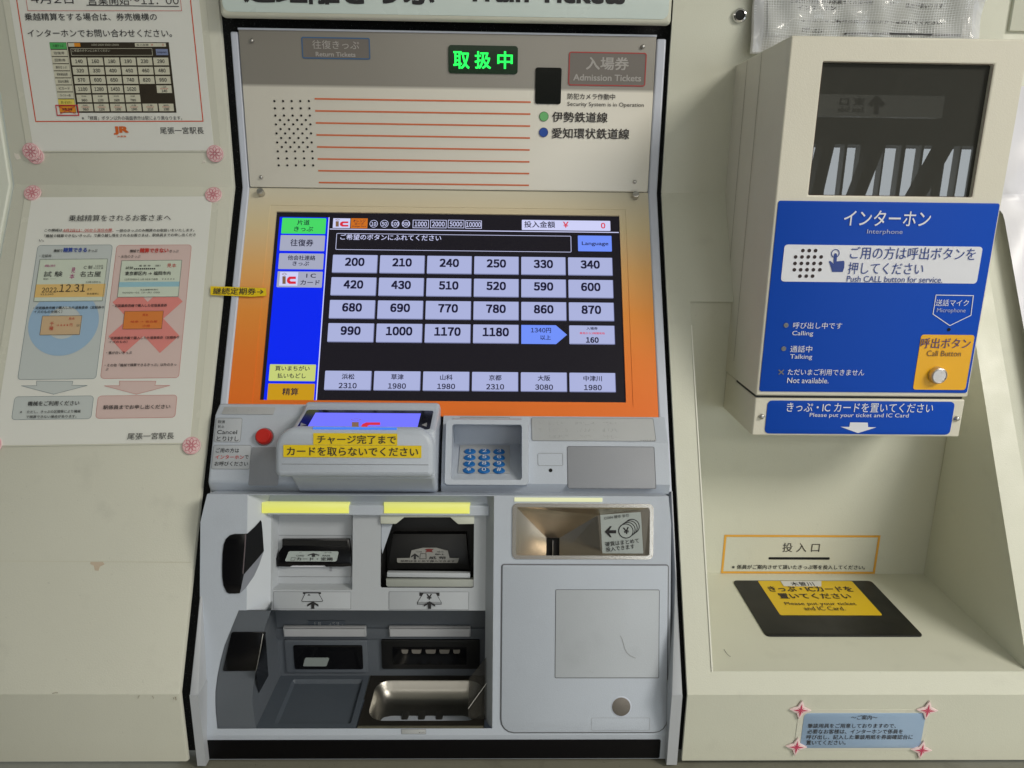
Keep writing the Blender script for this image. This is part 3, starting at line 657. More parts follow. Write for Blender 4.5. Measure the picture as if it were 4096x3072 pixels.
kk.quad(P_(X0, KYB, ztop), P_(X1, KYB, ztop), tp_ + Vector((X1, 0, 0)), tp_ + Vector((X0, 0, 0)))
kk.build('keypad_well', GREY, ku, smooth=False)
mb = MB(); kpl = [KF.at('H', *p) for p in ((300, 428), (714, 428), (716, 664), (275, 664))]
kul, kur, kvt, kvb = (kpl[0][0] + kpl[3][0]) / 2, (kpl[1][0] + kpl[2][0]) / 2, kpl[0][1], kpl[2][1]
mb.slab(KF, rr(kul, kvt, kur, kvb), .0002, .0012); mb.build('key_plate', mat('key_plate_grey', (176, 180, 184), .4, var=.03), ku)
c1 = KF.at('H', 379, 463, .004); c2 = KF.at('H', 622, 625, .004); dx = (c2[0] - KF.at('H', 368, 622, .004)[0]) / 2; dy = (KF.at('H', 500, 622, .004)[1] - KF.at('H', 500, 463, .004)[1]) / 3
KB = mat('key_blue_plastic', (24, 104, 176), .32)
for j, row in enumerate(('123', '456', '789', '*0#')):
    for i, s in enumerate(row):
        u, v = c1[0] + dx * i, c1[1] + dy * j
        mb = MB(); k = 20; pts = []
        for s_, z in ((1.04, .0012), (1, .0022), (.9, .0029), (.7, .0032)): pts += [KF.pt(*p, z) for p in circ(u, v, dx * .395 * s_, k, dy * .40 * s_)]
        mb.add(pts, [(a * k + q, a * k + (q + 1) % k, (a + 1) * k + (q + 1) % k, (a + 1) * k + q) for a in range(3) for q in range(k)] + [tuple(3 * k + q for q in range(k))])
        mb.build('key', KB, ku); w_ = .0024 if s != '1' else .0012
        TU(ku, KF, s, u - w_, u + w_, v - dy * .26, v + dy * .26, WHITE, n=.0036, bold=.01)
# ledge decals
PW = mat('braille_plate', (180, 183, 185), .35, var=.03); GL = mat('thin_groove_shadow', (128, 130, 136), .6)
def decal(name, parent, fr, out, n, mt, line=None, lw_=.0004, th=.0004):
    mb = MB(); mb.slab(fr, out, n, n + th, .0001); o = mb.build(name, mt, parent)
    if line: mb = MB(); outline(mb, fr, out, lw_, n + th + .0002); mb.build('groove', line, parent)
    return o
def braille(parent, fr, u0, v0, u1, v1, n, rows_=2, dens=.5, nm='braille_dots'):
    mb = MB(); u = u0; k = 6
    while u < u1:
        for r_ in range(rows_):
            vv_ = v0 + (v1 - v0) * (r_ + .5) / rows_
            for a in range(2):
                for b in range(3):
                    if random.random() < dens:
                        x, y = u + a * .0016, vv_ + (b - 1) * .0016
                        mb.add([fr.pt(*p, n) for p in circ(x, y, .0005, k)] + [fr.pt(x, y, n + .0004)], [(i, (i + 1) % k, k) for i in range(k)])
        u += .0046 if random.random() < .85 else .012
    mb.build(nm, PW, parent, kind='stuff')
decal('cancel_label', led_l, S, rc(S, 'G', 122, 335, 185, 380, .002, SN), SN, WARM, GL)
def lT(s, xl, xr, yc, h, mt=INK, bold=0): T(led_l, S, 'G', s, xl, xr, yc, h, mt, n=SN + .0009, bold=bold)
lT('取消', 144, 200, 215, 26); lT('취소', 142, 196, 255, 24); lT('Cancel', 138, 298, 298, 32); lT('とりけし', 134, 312, 352, 38, bold=.005)
decal('help_label', led_l, S, rc(S, 'G', 102, 408, 403, 598, .002, SN), SN, WARM, GL)
lT('ご用の方は', 128, 315, 446, 36, bold=.006); lT('インターホン', 124, 352, 499, 32, RED, .01); lT('で', 360, 390, 499, 30, bold=.006); lT('お呼びください', 118, 387, 553, 36, bold=.006)
decal('blank_plate', led_l, S, rc(S, 'G', 402, 640, 420, 730, .002, SN), SN, GREYD, None)
TL = through(S.pt(0, .2745, .003), S.pt(.1, .2745, .003), S.pt(0, .290, SN))
o = rc(TL, 'G', 185, 600, 100, 158, .001, 0); decal('braille_strip', led_l, TL, o, .0003, PW, None)
braille(led_l, TL, o[0][0] + .006, min(p[1] for p in o), o[0][0] + .05, max(p[1] for p in o), .0009, 1)
o = rc(TF, 'H', 898, 1935, 196, 390, .002, 0); decal('braille_plate', led_r, TF, o, .0003, PW, GL)
uu0, uu1, vv0, vv1 = min(p[0] for p in o), max(p[0] for p in o), min(p[1] for p in o), max(p[1] for p in o)
braille(led_r, TF, uu0 + .004, vv0 + .003, uu0 + .10, vv1 - .001, .0009, 3, .45)
T(led_r, TF, 'H', 'ニッケル メッキ', 1815, 1940, 382, 10, INK, n=.001)
o = rc(TF, 'H', 298, 715, 190, 232, .0005, 0); decal('braille_strip', led_r, TF, o, .0003, PW, GL)
braille(led_r, TF, min(p[0] for p in o) + .006, min(p[1] for p in o), min(p[0] for p in o) + .03, max(p[1] for p in o), .0009, 1)
decal('blank_plate', led_r, S, rc(S, 'H', 1200, 1940, 434, 790, .002, SN), SN, GREYD, mat('dark_groove', (90, 92, 98), .6), .0005)
outl = MB(); outline(outl, S, rc(S, 'H', 950, 1163, 490, 597, .002, SN), .0004, SN + .0004); outl.build('groove', GL, led_r)
u, v = S.at('H', 1058, 635, SN); mb = MB(); mb.slab(S, circ(u, v, .0021, 16), SN - .001, SN + .0004); mb.build('microphone_hole', mat('hole_black', (10, 9, 9), .9), led_r)
# red cancel button
u, v = S.at('G', 513, 333, SN + .004)
mb = MB(); outline(mb, S, circ(u, v, .0104, 32), .0012, SN + .0008); mb.build('button_ring', GL, led_l)
mb = MB(); k = 32; pts = []
for s_, z in ((1, 0), (1, .005), (.93, .0072), (.8, .0082)): pts += [S.pt(*p, SN + z) for p in circ(u, v, .0090 * s_, k)]
mb.add(pts, [(a * k + q, a * k + (q + 1) % k, (a + 1) * k + (q + 1) % k, (a + 1) * k + q) for a in range(3) for q in range(k)] + [tuple(3 * k + q for q in range(k))])
mb.build('cancel_button', mat('cancel_red', (196, 34, 26), .35), led_l)
# ---- card charger housing
cx0, cx1 = -.2165, -.0650
mb = MB(); mb.extx([SP(.2745, -.02), SP(.2745, .016), SP(.2850, .0230), SP(.3130, .0615), SP(.3160, .066), SP(.3640, .054), SP(.3750, .020), SP(.3760, -.02)], cx0, cx1)
ch = mb.build('card_charger', GREY, tm, bevel=.004, seg=3, ang=12)
LF = through(S.pt(0, .2850, .0230), S.pt(.1, .2850, .0230), S.pt(0, .3130, .0615))
LL = .0476
u0, v0 = LF.at('G', 865, 122); u1 = LF.at('G', 1880, 125)[0]
mb = MB(); mb.slab(LF, rr(u0, v0, u1, v0 + .048, .003), 0, .0006); mb.build('display_frame', BLACKG, ch)
u2, v2 = LF.at('G', 930, 148); u3 = LF.at('G', 1778, 148)[0]
mb = MB(); mb.slab(LF, rr(u2, v2, u3, v2 + .045), .0006, .0009); mb.build('display', em('charger_screen_blue', (112, 114, 255), 1.05), ch)
mw = em('logo_white_a', (110, 120, 255)); iclogo('G', (1172, 1480, 182, 300), False, n=.0011, fr=LF, parent=ch)
AR = mat('arrow_grey', (150, 150, 150), .5)
for pts in ([(812, 222), (858, 240), (805, 250)], [(1782, 240), (1826, 222), (1822, 256)]):
    mb = MB(); mb.plate(LF, pl(LF, 'G', pts, .001), n=.0010); mb.build('arrow', AR, ch)
decal('braille_strip', ch, TL, rc(TL, 'G', 1178, 1588, 80, 102, .001, .010), .0105, PW, None)
mb = MB(); BF = through(S.pt(0, .3163, .078), S.pt(.1, .3163, .078), S.pt(0, .366, .0640))
o = [(x, y) for x, y in rr(-.2298, 0, -.0655, .0515, (.022, .020, .006, .006), 8)]
mb.slab(BF, o, -.05, 0, .006); blk = mb.build('card_cradle', GREY, ch, sharp=50)
mb = MB(); outline(mb, BF, rr(-.222, .0375, -.071, .0381), .0003, .0002); mb.build('groove', GL, ch)
mb = MB(); bcy = BF.at('G', 1245, 262)[1]
mb.slab(BF, rr(BF.at('G', 905, 262)[0], -.0002, BF.at('G', 1580, 262)[0], .0018), -.0075, -.0015); mb.build('braille_edge', em('charger_edge_glow', (70, 130, 240)), ch)  # edge strip given a blue glow of its own
for lab, s, xl, xr, y0_, y1_, tx in (('upper of the two yellow tape strips on the card charger', 'チャージ完了まで', 912, 1588, 308, 402, (940, 1578)),
                                     ('lower wider yellow tape strip on the card charger', 'カードを取らないでください', 672, 1782, 404, 502, (698, 1756))):
    mb = MB(); mb.slab(BF, rc(BF, 'G', xl, xr, y0_, y1_, .0006), .0003 if s[0] == 'チ' else .0006, .0007 if s[0] == 'チ' else .0010)
    t = mb.build('label_tape', YELLOW, None, label=lab, cat='label tape', group='yellow label tapes on the machine')
    T(t, BF, 'G', s, *tx, (y0_ + y1_) / 2 + 3, 70, INKB, n=.0012 if s[0] == 'チ' else .0015, bold=.012)
YT = mat('yellow_label_tape', (236, 205, 22))
TPF = Fr(S.pt(0, 0, .004), (1, 0, 0), S.n)
mb = MB(); o = [TPF.at('B', *p) for p in ((1398, 570), (1560, 580), (1760, 578))]
a = TPF.at('W', 842, 1145); b = TPF.at('W', 1064, 1153); c = TPF.at('W', 1066, 1183); d = TPF.at('W', 1010, 1187); e = TPF.at('W', 842, 1180)
mb.slab(TPF, [a, b, c, d, e], .0, .0003, back=True); t = mb.build('label_tape', YELLOW, None, label='yellow tape strip bridging the gap beside the touch screen', cat='label tape', group='yellow label tapes on the machine')
T(t, TPF, 'W', '継続定期券→', 852, 1054, 1165, 27, INKB, n=.0007, bold=.01)

# ---- lower body
BX1 = .1895
bv0, bv1 = -.0868, .1720
uT = B.at('I', 700, 320)[0]
REC = -.020
gl, gr = B.at('I', 690, 600)[0], B.at('J', 1735, 600)[0]     # outer edges of the recessed bay
il, ir = B.at('I', 978, 600, REC)[0], B.at('J', 1640, 600, REC)[0]
tl_v = B.at('I', 1500, 1480)[1]                                # top of the tray opening
tb_v = B.at('K', 650, 1270)[1]
tlr = B.at('I', 1500, 1480, REC)[1]
chm = rc(B, 'M', 152, 955, 130, 437, .004)                     # coin funnel opening
mb = MB()
body_out = [(MX0, bv0 + .030), (MX0 + .004, bv0 + .012), (MX0 + .007, bv0), (BX1 - .003, bv0), (BX1, bv0 + .03), (BX1, bv1), (MX0, bv1)]
curve = [(480, 102), (400, 300), (340, 450), (300, 600), (268, 760), (252, 900), (250, 1000), (255, 1120), (270, 1270)]
cl = pl(B, 'K', curve)
hole = [(gl, bv0 + .001), (gr, bv0 + .001), (gr, bv1 - .006), (ir + .004, tb_v)] + [cl[-1]] + cl[::-1][1:] + [(gl, cl[0][1])]
hole = [(gl, bv0 + .0006), (gr, bv0 + .0006), (gr, tb_v)] + cl[::-1] + [(gl, cl[0][1])]
# keep the funnel hole and the bay hole apart from the outline
mb.plate(B, [(p[0], p[1]) for p in body_out], [hole, chm], 0)
for p, q in zip(body_out, body_out[1:] + body_out[:1]): mb.quad(B.pt(*p, 0), B.pt(*q, 0), B.pt(q[0], q[1], -.09), B.pt(p[0], p[1], -.09))
body = mb.build('lower_body', GREY, tm, smooth=False)
# bay side walls, back plate
mb = MB()
mb.quad(B.pt(gl, bv0), B.pt(gl, tl_v), B.pt(il, tlr, REC), B.pt(il, bv0, REC)); mb.build('bay_wall', mat('grey_inner_wall', (200, 206, 214), .45, var=.05), body)
mb = MB(); mb.quad(B.pt(gr, bv0), B.pt(gr, tb_v), B.pt(ir, tb_v, REC), B.pt(ir, bv0, REC)); mb.quad(B.pt(ir, tlr, REC), B.pt(ir, tb_v, REC), B.pt(ir, tb_v, -.09), B.pt(ir, tlr, -.09))
mb.build('bay_wall', WARM, body)
cb = rc(B, 'I', 990, 1962, 322, 1235, .001, REC); bb = rc(B, 'J', 372, 1494, 330, 1208, .002, REC)
mb = MB(); mb.plate(B, rr(il, bv0, ir, tlr), [cb, bb], REC)
plate_ = mb.build('bay_plate', WARM, body, smooth=False)
mb = MB(); cbd = REC - .013; k = len(cb); cbi = inset(cb, .0035)
mb.add([B.pt(*p, REC) for p in cb] + [B.pt(*p, cbd) for p in cbi], [(i, (i + 1) % k, k + (i + 1) % k, k + i) for i in range(k)]); mb.plate(B, cbi, n=cbd); cbay = mb.build('card_bay', WARM, body, smooth=False)
mb = MB(); outline(mb, B, rc(B, 'I', 1008, 1952, 575, 1078, .001, cbd), .0005, cbd + .0003); mb.build('groove', GL, cbay)
mb = MB(); o = pl(B, 'I', [(1112, 625), (1920, 625), (1948, 890), (1942, 950), (1850, 958), (1640, 958), (1620, 940), (1240, 940), (1200, 958), (1045, 955), (1036, 860), (1068, 780), (1110, 720)], cbd + .006)
mb.slab(B, o, cbd, cbd + .006, .0008); sl = mb.build('card_slot', BLACKG, cbay)
mb = MB(); mb.slab(B, rc(B, 'I', 1115, 1900, 635, 700, 0, cbd + .006), cbd + .0062, cbd + .0064); mb.build('slot_mouth', mat('slot_black', (6, 6, 7), .8), cbay)
mb = MB(); o = pl(B, 'I', [(1205, 768), (1780, 770), (1792, 785), (1770, 880), (1755, 892), (1160, 890), (1148, 878), (1190, 778)], cbd + .0065); mb.slab(B, o, cbd + .006, cbd + .0068)
mb.build('card_label', mat('slot_label', (172, 182, 180), .4), cbay)
T(cbay, B, 'I', 'カード・定期', 1285, 1720, 862, 40, INK, n=cbd + .0074, bold=.015); T(cbay, B, 'I', 'CARD', 1280, 1375, 823, 16, INK, n=cbd + .0074, bold=.01); T(cbay, B, 'I', 'PASS', 1600, 1690, 823, 16, INK, n=cbd + .0074, bold=.01)
T(cbay, B, 'I', '카드', 1320, 1350, 785, 12, INK, n=cbd + .0074); T(cbay, B, 'I', '정기권', 1625, 1705, 785, 12, INK, n=cbd + .0074)
mb = MB(); outline(mb, B, pl(B, 'I', [(1225, 842), (1275, 842), (1262, 880), (1212, 880)], cbd + .007), .0003, cbd + .0073); mb.build('card_icon', INK, cbay)
def uparrow(parent, fr, c, cx, y0, y1, w_, n, name='arrow', st=.35):
    q = lambda x, y: fr.at(c, x, y, n); h = y1 - y0
    mb = MB(); mb.plate(fr, [q(cx, y0), q(cx + w_, y0 + h * .45), q(cx + w_, y0 + h * .72), q(cx + w_ * .28, y0 + h * .42), q(cx + w_ * .28, y1), q(cx - w_ * .28, y1), q(cx - w_ * .28, y0 + h * .42), q(cx - w_, y0 + h * .72), q(cx - w_, y0 + h * .45)], n=n); mb.build(name, INK, parent)
uparrow(cbay, B, 'I', 1490, 792, 836, 68, cbd + .0074)
mb = MB(); mb.slab(B, pl(B, 'I', [(1240, 942), (1620, 942), (1640, 957), (1205, 957)], cbd + .004), cbd, cbd + .004); mb.build('slot_lip', WHITE, cbay)
mb = MB(); mb.slab(B, rc(B, 'I', 1685, 1715, 962, 1008, 0, cbd), cbd, cbd + .0008); mb.build('slot_tab', GREYD, cbay)
# label plates + icons
for c, bx, nm in (('I', (1006, 1944, 1254, 1466), 0), ('J', (470, 1434, 1254, 1474), 0)):
    decal('icon_label', plate_, B, rc(B, c, *bx, .001, REC), REC, WARM, GL, .0004, .0003)
n_ = REC + .0008
mb = MB(); mb.slab(B, rc(B, 'I', 1362, 1580, 1264, 1284, 0, n_), n_ - .0003, n_); mb.build('icon_bar', INK, plate_)
mb = MB(); o = pl(B, 'I', [(1390, 1270), (1552, 1270), (1606, 1365), (1596, 1378), (1356, 1378), (1344, 1365)], n_); outline(mb, B, o, .0006, n_ + .0002); mb.build('icon_card', INK, plate_)
mb = MB(); mb.plate(B, inset(o, .0006), n=n_ + .0001); mb.build('icon_fill', WARM, plate_)
mb = MB(); mb.plate(B, pl(B, 'I', [(1415, 1302), (1436, 1282), (1455, 1302)], n_), n=n_ + .0003); mb.build('icon_mark', INK, plate_)
uparrow(plate_, B, 'I', 1482, 1372, 1462, 68, n_ + .0006)
mb = MB(); mb.slab(B, rc(B, 'J', 838, 1080, 1268, 1308, 0, n_), n_ - .0003, n_); mb.build('icon_bar', INK, plate_)
mb = MB(); o = pl(B, 'J', [(884, 1272), (1038, 1272), (1104, 1384), (1104, 1412), (812, 1412), (812, 1384)], n_); mb.plate(B, o, n=n_ + .0001); mb.build('icon_fill', WARM, plate_)
mb = MB(); outline(mb, B, o, .0005, n_ + .0002)
for y in (1384, 1398): stroke(mb, B, pl(B, 'J', [(812, y), (1104, y)], n_), .0004, n_ + .0003)
mb.build('icon_notes', INK, plate_); T(plate_, B, 'J', '¥', 922, 990, 1320, 70, INK, n=n_ + .0004, bold=.03)
uparrow(plate_, B, 'J', 960, 1372, 1464, 68, n_ + .0008)
# lamp bars and their housing
YLM = ramp_mat('lamp_bar_yellow', [(0, (246, 246, 100)), (.55, (236, 240, 130)), (1, (242, 246, 206))], .3, B.pt(0, B.at('I', 1400, 318)[1]).z, B.pt(0, B.at('I', 1400, 178)[1]).z, emit=.62)
for l_ in list(YLM.node_tree.links):
    if l_.to_socket.name == 'Base Color': YLM.node_tree.links.remove(l_)
YLM.node_tree.nodes['Principled BSDF'].inputs['Base Color'].default_value = lin((150, 150, 100))
hd = MB(); hv = B.at('I', 1400, 318, REC)[1]; hv2 = B.at('I', 1400, 178, REC)[1]
hd.extx([(B.pt(0, bv0, REC).y, B.pt(0, bv0, REC).z), (B.pt(0, hv2, REC + .004).y, B.pt(0, hv2, REC + .004).z), (B.pt(0, hv2 + .002, REC + .008).y, B.pt(0, hv2 + .002, REC + .008).z),
         (B.pt(0, hv, REC + .008).y, B.pt(0, hv, REC + .008).z), (B.pt(0, hv, REC - .01).y, B.pt(0, hv, REC - .01).z), (B.pt(0, bv0, -.04).y, B.pt(0, bv0, -.04).z)], il - .002, ir + .003)
hd.build('lamp_rail', GREY, body, bevel=.001, seg=2, ang=25)
for c, bx in (('I', (858, 1920, 180, 316)), ('J', (404, 1448, 187, 320))):
    mb = MB(); mb.slab(B, rc(B, c, *bx, 0, REC + .009), REC + .003, REC + .0105, .0035); mb.build('lamp_bar', YLM, body)
mb = MB(); mb.slab(B, rc(B, 'M', 156, 667, 88, 111, .0005, .0), -.001, .0015, .0006); mb.build('lamp_bar', YLM, body)
# black wrap-around window on the left column
WF = through(B.pt(gl, bv0), B.pt(gl, tl_v), B.pt(il, tl_v, REC))
mb = MB(); f1 = pl(B, 'I', [(690, 556), (650, 560), (540, 560), (480, 575), (432, 620), (405, 690), (392, 800), (386, 950), (388, 1080), (402, 1180), (440, 1262), (470, 1280), (545, 1280), (600, 1276), (625, 1160), (650, 1040)], .001)
mb.slab(B, f1, -.001, .0016, .0005); wn = mb.build('sensor_window', BLACKG, body)
WV = B.pt(*f1[0]); a = B.p3('I', 690, 556, .0012); b = B.p3('I', 650, 1040, .0012); c = B.p3('I', 880, 560, -.0115)
WS = WF
mb = MB(); mb.plate(WS, pl(WS, 'I', [(688, 556), (780, 470), (850, 392), (862, 420), (872, 520), (888, 765), (820, 850), (650, 1045)]), n=.0006); mb.build('window_side', BLACKG, wn)
mb = MB(); mb.plate(WS, pl(WS, 'I', [(888, 770), (830, 940), (770, 1070), (680, 1200), (604, 1275), (625, 1160), (650, 1045), (760, 920)]), n=.0003); mb.build('window_foot', mat('facet_grey_plastic', (126, 130, 140), .4), wn)  # mid grey facet below the black window side
mb = MB(); stroke(mb, B, pl(B, 'I', [(672, 562), (665, 700), (650, 900), (640, 1035)], .002), .0011, .0022); mb.build('window_edge', mat('window_edge_grey', (110, 100, 104), .25), wn)
# bill bay
bd = -.066
mb = MB(); k = len(bb); mb.add([B.pt(*p, REC) for p in bb] + [B.pt(*p, bd) for p in bb], [(i, (i + 1) % k, k + (i + 1) % k, k + i) for i in range(k)]); mb.plate(B, bb, n=bd)
bbay = mb.build('bill_bay', BLACK, body, smooth=False)
def bslab(name, pts, n0, n1, mt, ch=.0005, c='J'):
    mb = MB(); mb.slab(B, pl(B, c, pts, n1), n0, n1, ch); return mb.build(name, mt, bbay)
bslab('bill_hood', [(366, 330), (390, 326), (1480, 326), (1500, 340), (1496, 440), (1310, 443), (1295, 436), (1210, 360), (655, 360), (560, 436), (545, 440), (370, 438)], REC - .01, REC + .004, mat('hood_plastic', (206, 210, 196), .4))
bslab('lit_cheek', [(374, 442), (512, 444), (470, 560), (388, 800), (376, 700)], REC - .006, REC - .003, GREY, 0)  # grey plate stands in for the lit sliver of the side wall
bslab('bill_guide', [(520, 560), (1400, 560), (1440, 985), (450, 985)], bd, -.050, BLACK)
bslab('bill_label', [(565, 855), (720, 852), (742, 760), (880, 728), (1040, 728), (1180, 765), (1200, 852), (1315, 852), (1300, 905), (1285, 910), (585, 908), (568, 900)], -.050, -.0485, mat('shaded_label', (150, 150, 146), .5), 0)  # label grey darkened for the shade deep in the bay
nbil = -.0480
T(bbay, B, 'J', '紙幣はまとめて挿入できます', 610, 1265, 888, 24, INK, n=nbil, bold=.01); T(bbay, B, 'J', '紙 幣', 955, 1160, 848, 34, INK, n=nbil, bold=.01); T(bbay, B, 'J', 'BILL', 1030, 1140, 806, 16, INK, n=nbil, bold=.01)
T(bbay, B, 'J', '지폐', 795, 865, 776, 14, INK, n=nbil); T(bbay, B, 'J', '纸币', 1050, 1130, 776, 14, INK, n=nbil)
uparrow(bbay, B, 'J', 783, 795, 866, 46, nbil)
mb = MB(); outline(mb, B, pl(B, 'J', [(848, 795), (920, 795), (922, 862), (838, 862)], nbil), .0005, nbil); mb.build('note_icon', INK, bbay)
mb = MB(); mb.plate(B, pl(B, 'J', [(905, 745), (950, 738), (1010, 744), (985, 765), (1005, 782), (950, 776), (905, 784), (925, 765)], nbil), n=nbil); mb.build('warning_mark', mat('dim_red', (120, 40, 36), .5), bbay)
bslab('bill_shutter', [(447, 1024), (1448, 1034), (1448, 1090), (447, 1080)], -.03, REC - .002, WARM)
bslab('bill_ledge', [(432, 1108), (1492, 1110), (1490, 1190), (1475, 1204), (450, 1200), (434, 1180)], -.03, REC - .0005, mat('ledge_plastic', (160, 164, 158), .45), .001)
# ---- dispensing tray
TZ = B.pt(0, tb_v).z - 1.4; TF2 = HZ(TZ); TYB = .7667
tbw = VY(TYB)
mb = MB(); xw = B.at('K', 650, 1266)[0]
rid = pl(B, 'K', [(800, 104), (745, 250), (690, 480), (652, 700), (622, 860), (615, 1000), (632, 1150), (652, 1268)], -.001)
mb.plate(B, cl + rid[::-1], n=-.001); mb.build('tray_cheek', SLATE, body)
mb = MB()
bkz = [B.pt(0, tl_v).z, TZ + 1.4]
rid3 = [B.pt(*p, -.001) for p in rid]; bk3 = []
xb = tbw.at('K', 892, 600)[0]
for p in rid3: bk3.append(Vector((xw + .0008, TYB - D, p.z + .0)))
for i in range(len(rid3) - 1): mb.quad(rid3[i], rid3[i + 1], bk3[i + 1], bk3[i])
mb.build('tray_side', SLATE, body, sharp=80)
mb = MB(); zt_ = B.pt(0, tl_v).z + .002
mb.quad((xw - .01, TYB - D, zt_), (ir, TYB - D, zt_), (ir, TYB - D, TZ + 1.4), (xw - .01, TYB - D, TZ + 1.4))
mb.quad((xw - .03, TYB - D, zt_), (ir, TYB - D, zt_), B.pt(ir, tlr, REC), B.pt(xw - .03, tlr, REC)); tback = mb.build('tray_back', SLATE, body, smooth=False)
mb = MB(); mb.quad(B.pt(gl - .001, tl_v - .0002, 0), B.pt(il, tlr - .0002, REC), B.pt(il + .01, tlr - .0002, REC), B.pt(rid[0][0], tl_v - .0002, -.001)); mb.build('cheek_top', GREY, body)
# windows on the cheek
mb = MB(); mb.slab(B, pl(B, 'K', [(420, 318), (738, 318), (745, 330), (650, 700), (335, 702), (325, 690), (408, 330)], .0005), -.001, .0008, .0003); w2 = mb.build('tray_window', BLACKG, body)
# side face of the window on the tray side wall
a, b, c = rid3[1], rid3[4], bk3[4]; WT = through(a, b, c)
mb = MB(); mb.plate(WT, pl(WT, 'K', [(746, 335), (785, 885), (697, 1072), (652, 702)], .003), n=.003); mb.build('window_side', BLACKG, w2)
mb = MB(); stroke(mb, B, pl(B, 'K', [(722, 335), (690, 520), (654, 702)], .001), .0007, .0014); mb.build('window_edge', mat('edge_glint', (210, 208, 204), .3), w2)
# slots and dead lamps on the tray back
def tslab(name, c, bx, d0, d1, mt, r=.001, ch=.0004):
    mb = MB(); mb.slab(tbw, rc(tbw, c, *bx, r, d1), d0, d1, ch); return mb.build(name, mt, tback)
OFF = mat('lamp_bar_off', (190, 192, 196), .4)
mb = MB(); zr0 = tbw.at('K', 1300, 372)[1]; zr1 = tbw.at('K', 1300, 270)[1]
mb.slab(tbw, rr(xw, zr1 - .0, ir, zr0), 0, .003, .001); mb.build('lamp_rail', SLATE, tback)
tslab('lamp_bar', 'K', (920, 1736, 276, 366), .002, .0070, OFF, .0004, .0012); tslab('lamp_bar', 'L', (384, 1190, 277, 366), .002, .0070, OFF, .0004, .0012)
tslab('slot_surround', 'K', (940, 1755, 400, 720), 0, .003, SLATE, .002, .001)
tslab('change_slot', 'K', (1025, 1705, 452, 685), .003, .0045, BLACKG, .002)
tslab('slot_surround', 'L', (312, 1282, 398, 682), 0, .003, BLACK, .002)
tslab('slot_mouth', 'L', (420, 1150, 470, 640), .003, .0042, BLACKG, .001)
mb = MB(); o = pl(tbw, 'K', [(1145, 570), (1362, 570), (1374, 580), (1350, 648), (1340, 654), (1122, 654), (1118, 644), (1135, 580)], .0048); mb.slab(tbw, o, .004, .005); mb.build('slot_label', mat('slot_label2', (140, 148, 146), .5), tback)
for a, b in ((508, 576), (608, 706), (745, 848), (882, 984), (1018, 1088)):
    mb = MB(); o = pl(tbw, 'L', [(a, 492), (b, 492), (b - 6, 522), (b - 16, 530), (a + 16, 530), (a + 4, 520)], .0048); mb.slab(tbw, o, .004, .0048); mb.build('note_roller', mat('roller_grey', (120, 116, 110), .5), tback)
o = rc(tbw, 'K', 1165, 1535, 205, 262, .001, .001); decal('braille_strip', tback, tbw, o, .0005, SLATED, None); braille(tback, tbw, min(p[0] for p in o) + .008, min(p[1] for p in o) + .002, max(p[0] for p in o) - .005, max(p[1] for p in o) - .002, .0011, 1)
# tray floors
tfl = [TF2.at('K', 892, 745), TF2.at('K', 1770, 745), TF2.at('K', 1655, 1265), TF2.at('K', 650, 1265)]
xs = (tfl[1][0] + tfl[2][0]) / 2; vbk = (yz(TYB, 0).y - TF2.o.y) / TF2.v.y; vfr = tfl[3][1]
hl = [TF2.at('K', *p) for p in ((1005, 782), (1698, 790), (1600, 1222), (842, 1222))]; h0, h1, h2, h3 = (hl[0][0] + hl[3][0]) / 2, (hl[1][0] + hl[2][0]) / 2, hl[0][1], hl[2][1]
mb = MB(); ho = rr(h0, h2, h1, h3, .003); mb.plate(TF2, rr(xw, vbk, xs - .0006, vfr), [ho], .0); hi_ = inset(ho, .003); k = len(ho)
mb.add([TF2.pt(*p) for p in ho] + [TF2.pt(*p, -.004) for p in hi_], [(i, (i + 1) % k, k + (i + 1) % k, k + i) for i in range(k)]); mb.plate(TF2, hi_, n=-.004)
mb.quad(TF2.pt(xw, vfr), TF2.pt(xs, vfr), TF2.pt(xs, vfr, -.004), TF2.pt(xw, vfr, -.004)); mb.build('ticket_tray', SLATED, body, smooth=False)
co = [TF2.at('L', *p) for p in ((360, 795), (1180, 800), (1345, 1190), (300, 1192))]
cu0 = TF2.at('L', 205, 1030)[0]; cu1 = ir - .003; cv0, cv1 = TF2.at('L', 700, 795)[1], TF2.at('L', 700, 1192)[1]
mb = MB(); o = rr(cu0, cv0, cu1, cv1, .018, 8); mb.plate(TF2, rr(xs + .0006, vbk, ir, vfr), [o], 0); mb.quad(TF2.pt(xs, vfr), TF2.pt(ir, vfr), TF2.pt(ir, vfr, -.002), TF2.pt(xs, vfr, -.002))
cupp = mb.build('coin_tray', STEELD, body, smooth=False)
mb = MB(); rings = []; k = len(o)
for ins, dz in ((0, 0), (.0015, -.002), (.004, -.008), (.008, -.014), (.014, -.018), (.022, -.019)):
    r_ = rr(cu0 + ins, cv0 + ins, cu1 - ins, cv1 - ins, max(.004, .018 - ins * .5), 8); rings.append([TF2.pt(*p, dz) for p in r_])
mb.add([p for r_ in rings for p in r_], [(a * k + i, a * k + (i + 1) % k, (a + 1) * k + (i + 1) % k, (a + 1) * k + i) for a in range(len(rings) - 1) for i in range(k)] + [tuple((len(rings) - 1) * k + i for i in range(k))])
mb.build('coin_cup', STEEL, cupp, sharp=70)
for x in (540, 705, 880):
    u, v = TF2.at('L', x, 1150, -.015); mb = MB(); mb.slab(TF2, rr(u - .004, v - .012, u + .004, v + .006, .003), -.019, -.0165, .001); mb.build('cup_rib', STEEL, cupp)
mb = MB(); mb.slab(TF2, rr(xs + .001, TF2.at('L', 700, 1248)[1], ir - .001, vfr), 0, .0012, .0004); mb.build('tray_lip', mat('lip_metal', (150, 146, 128), .35, .8), cupp)
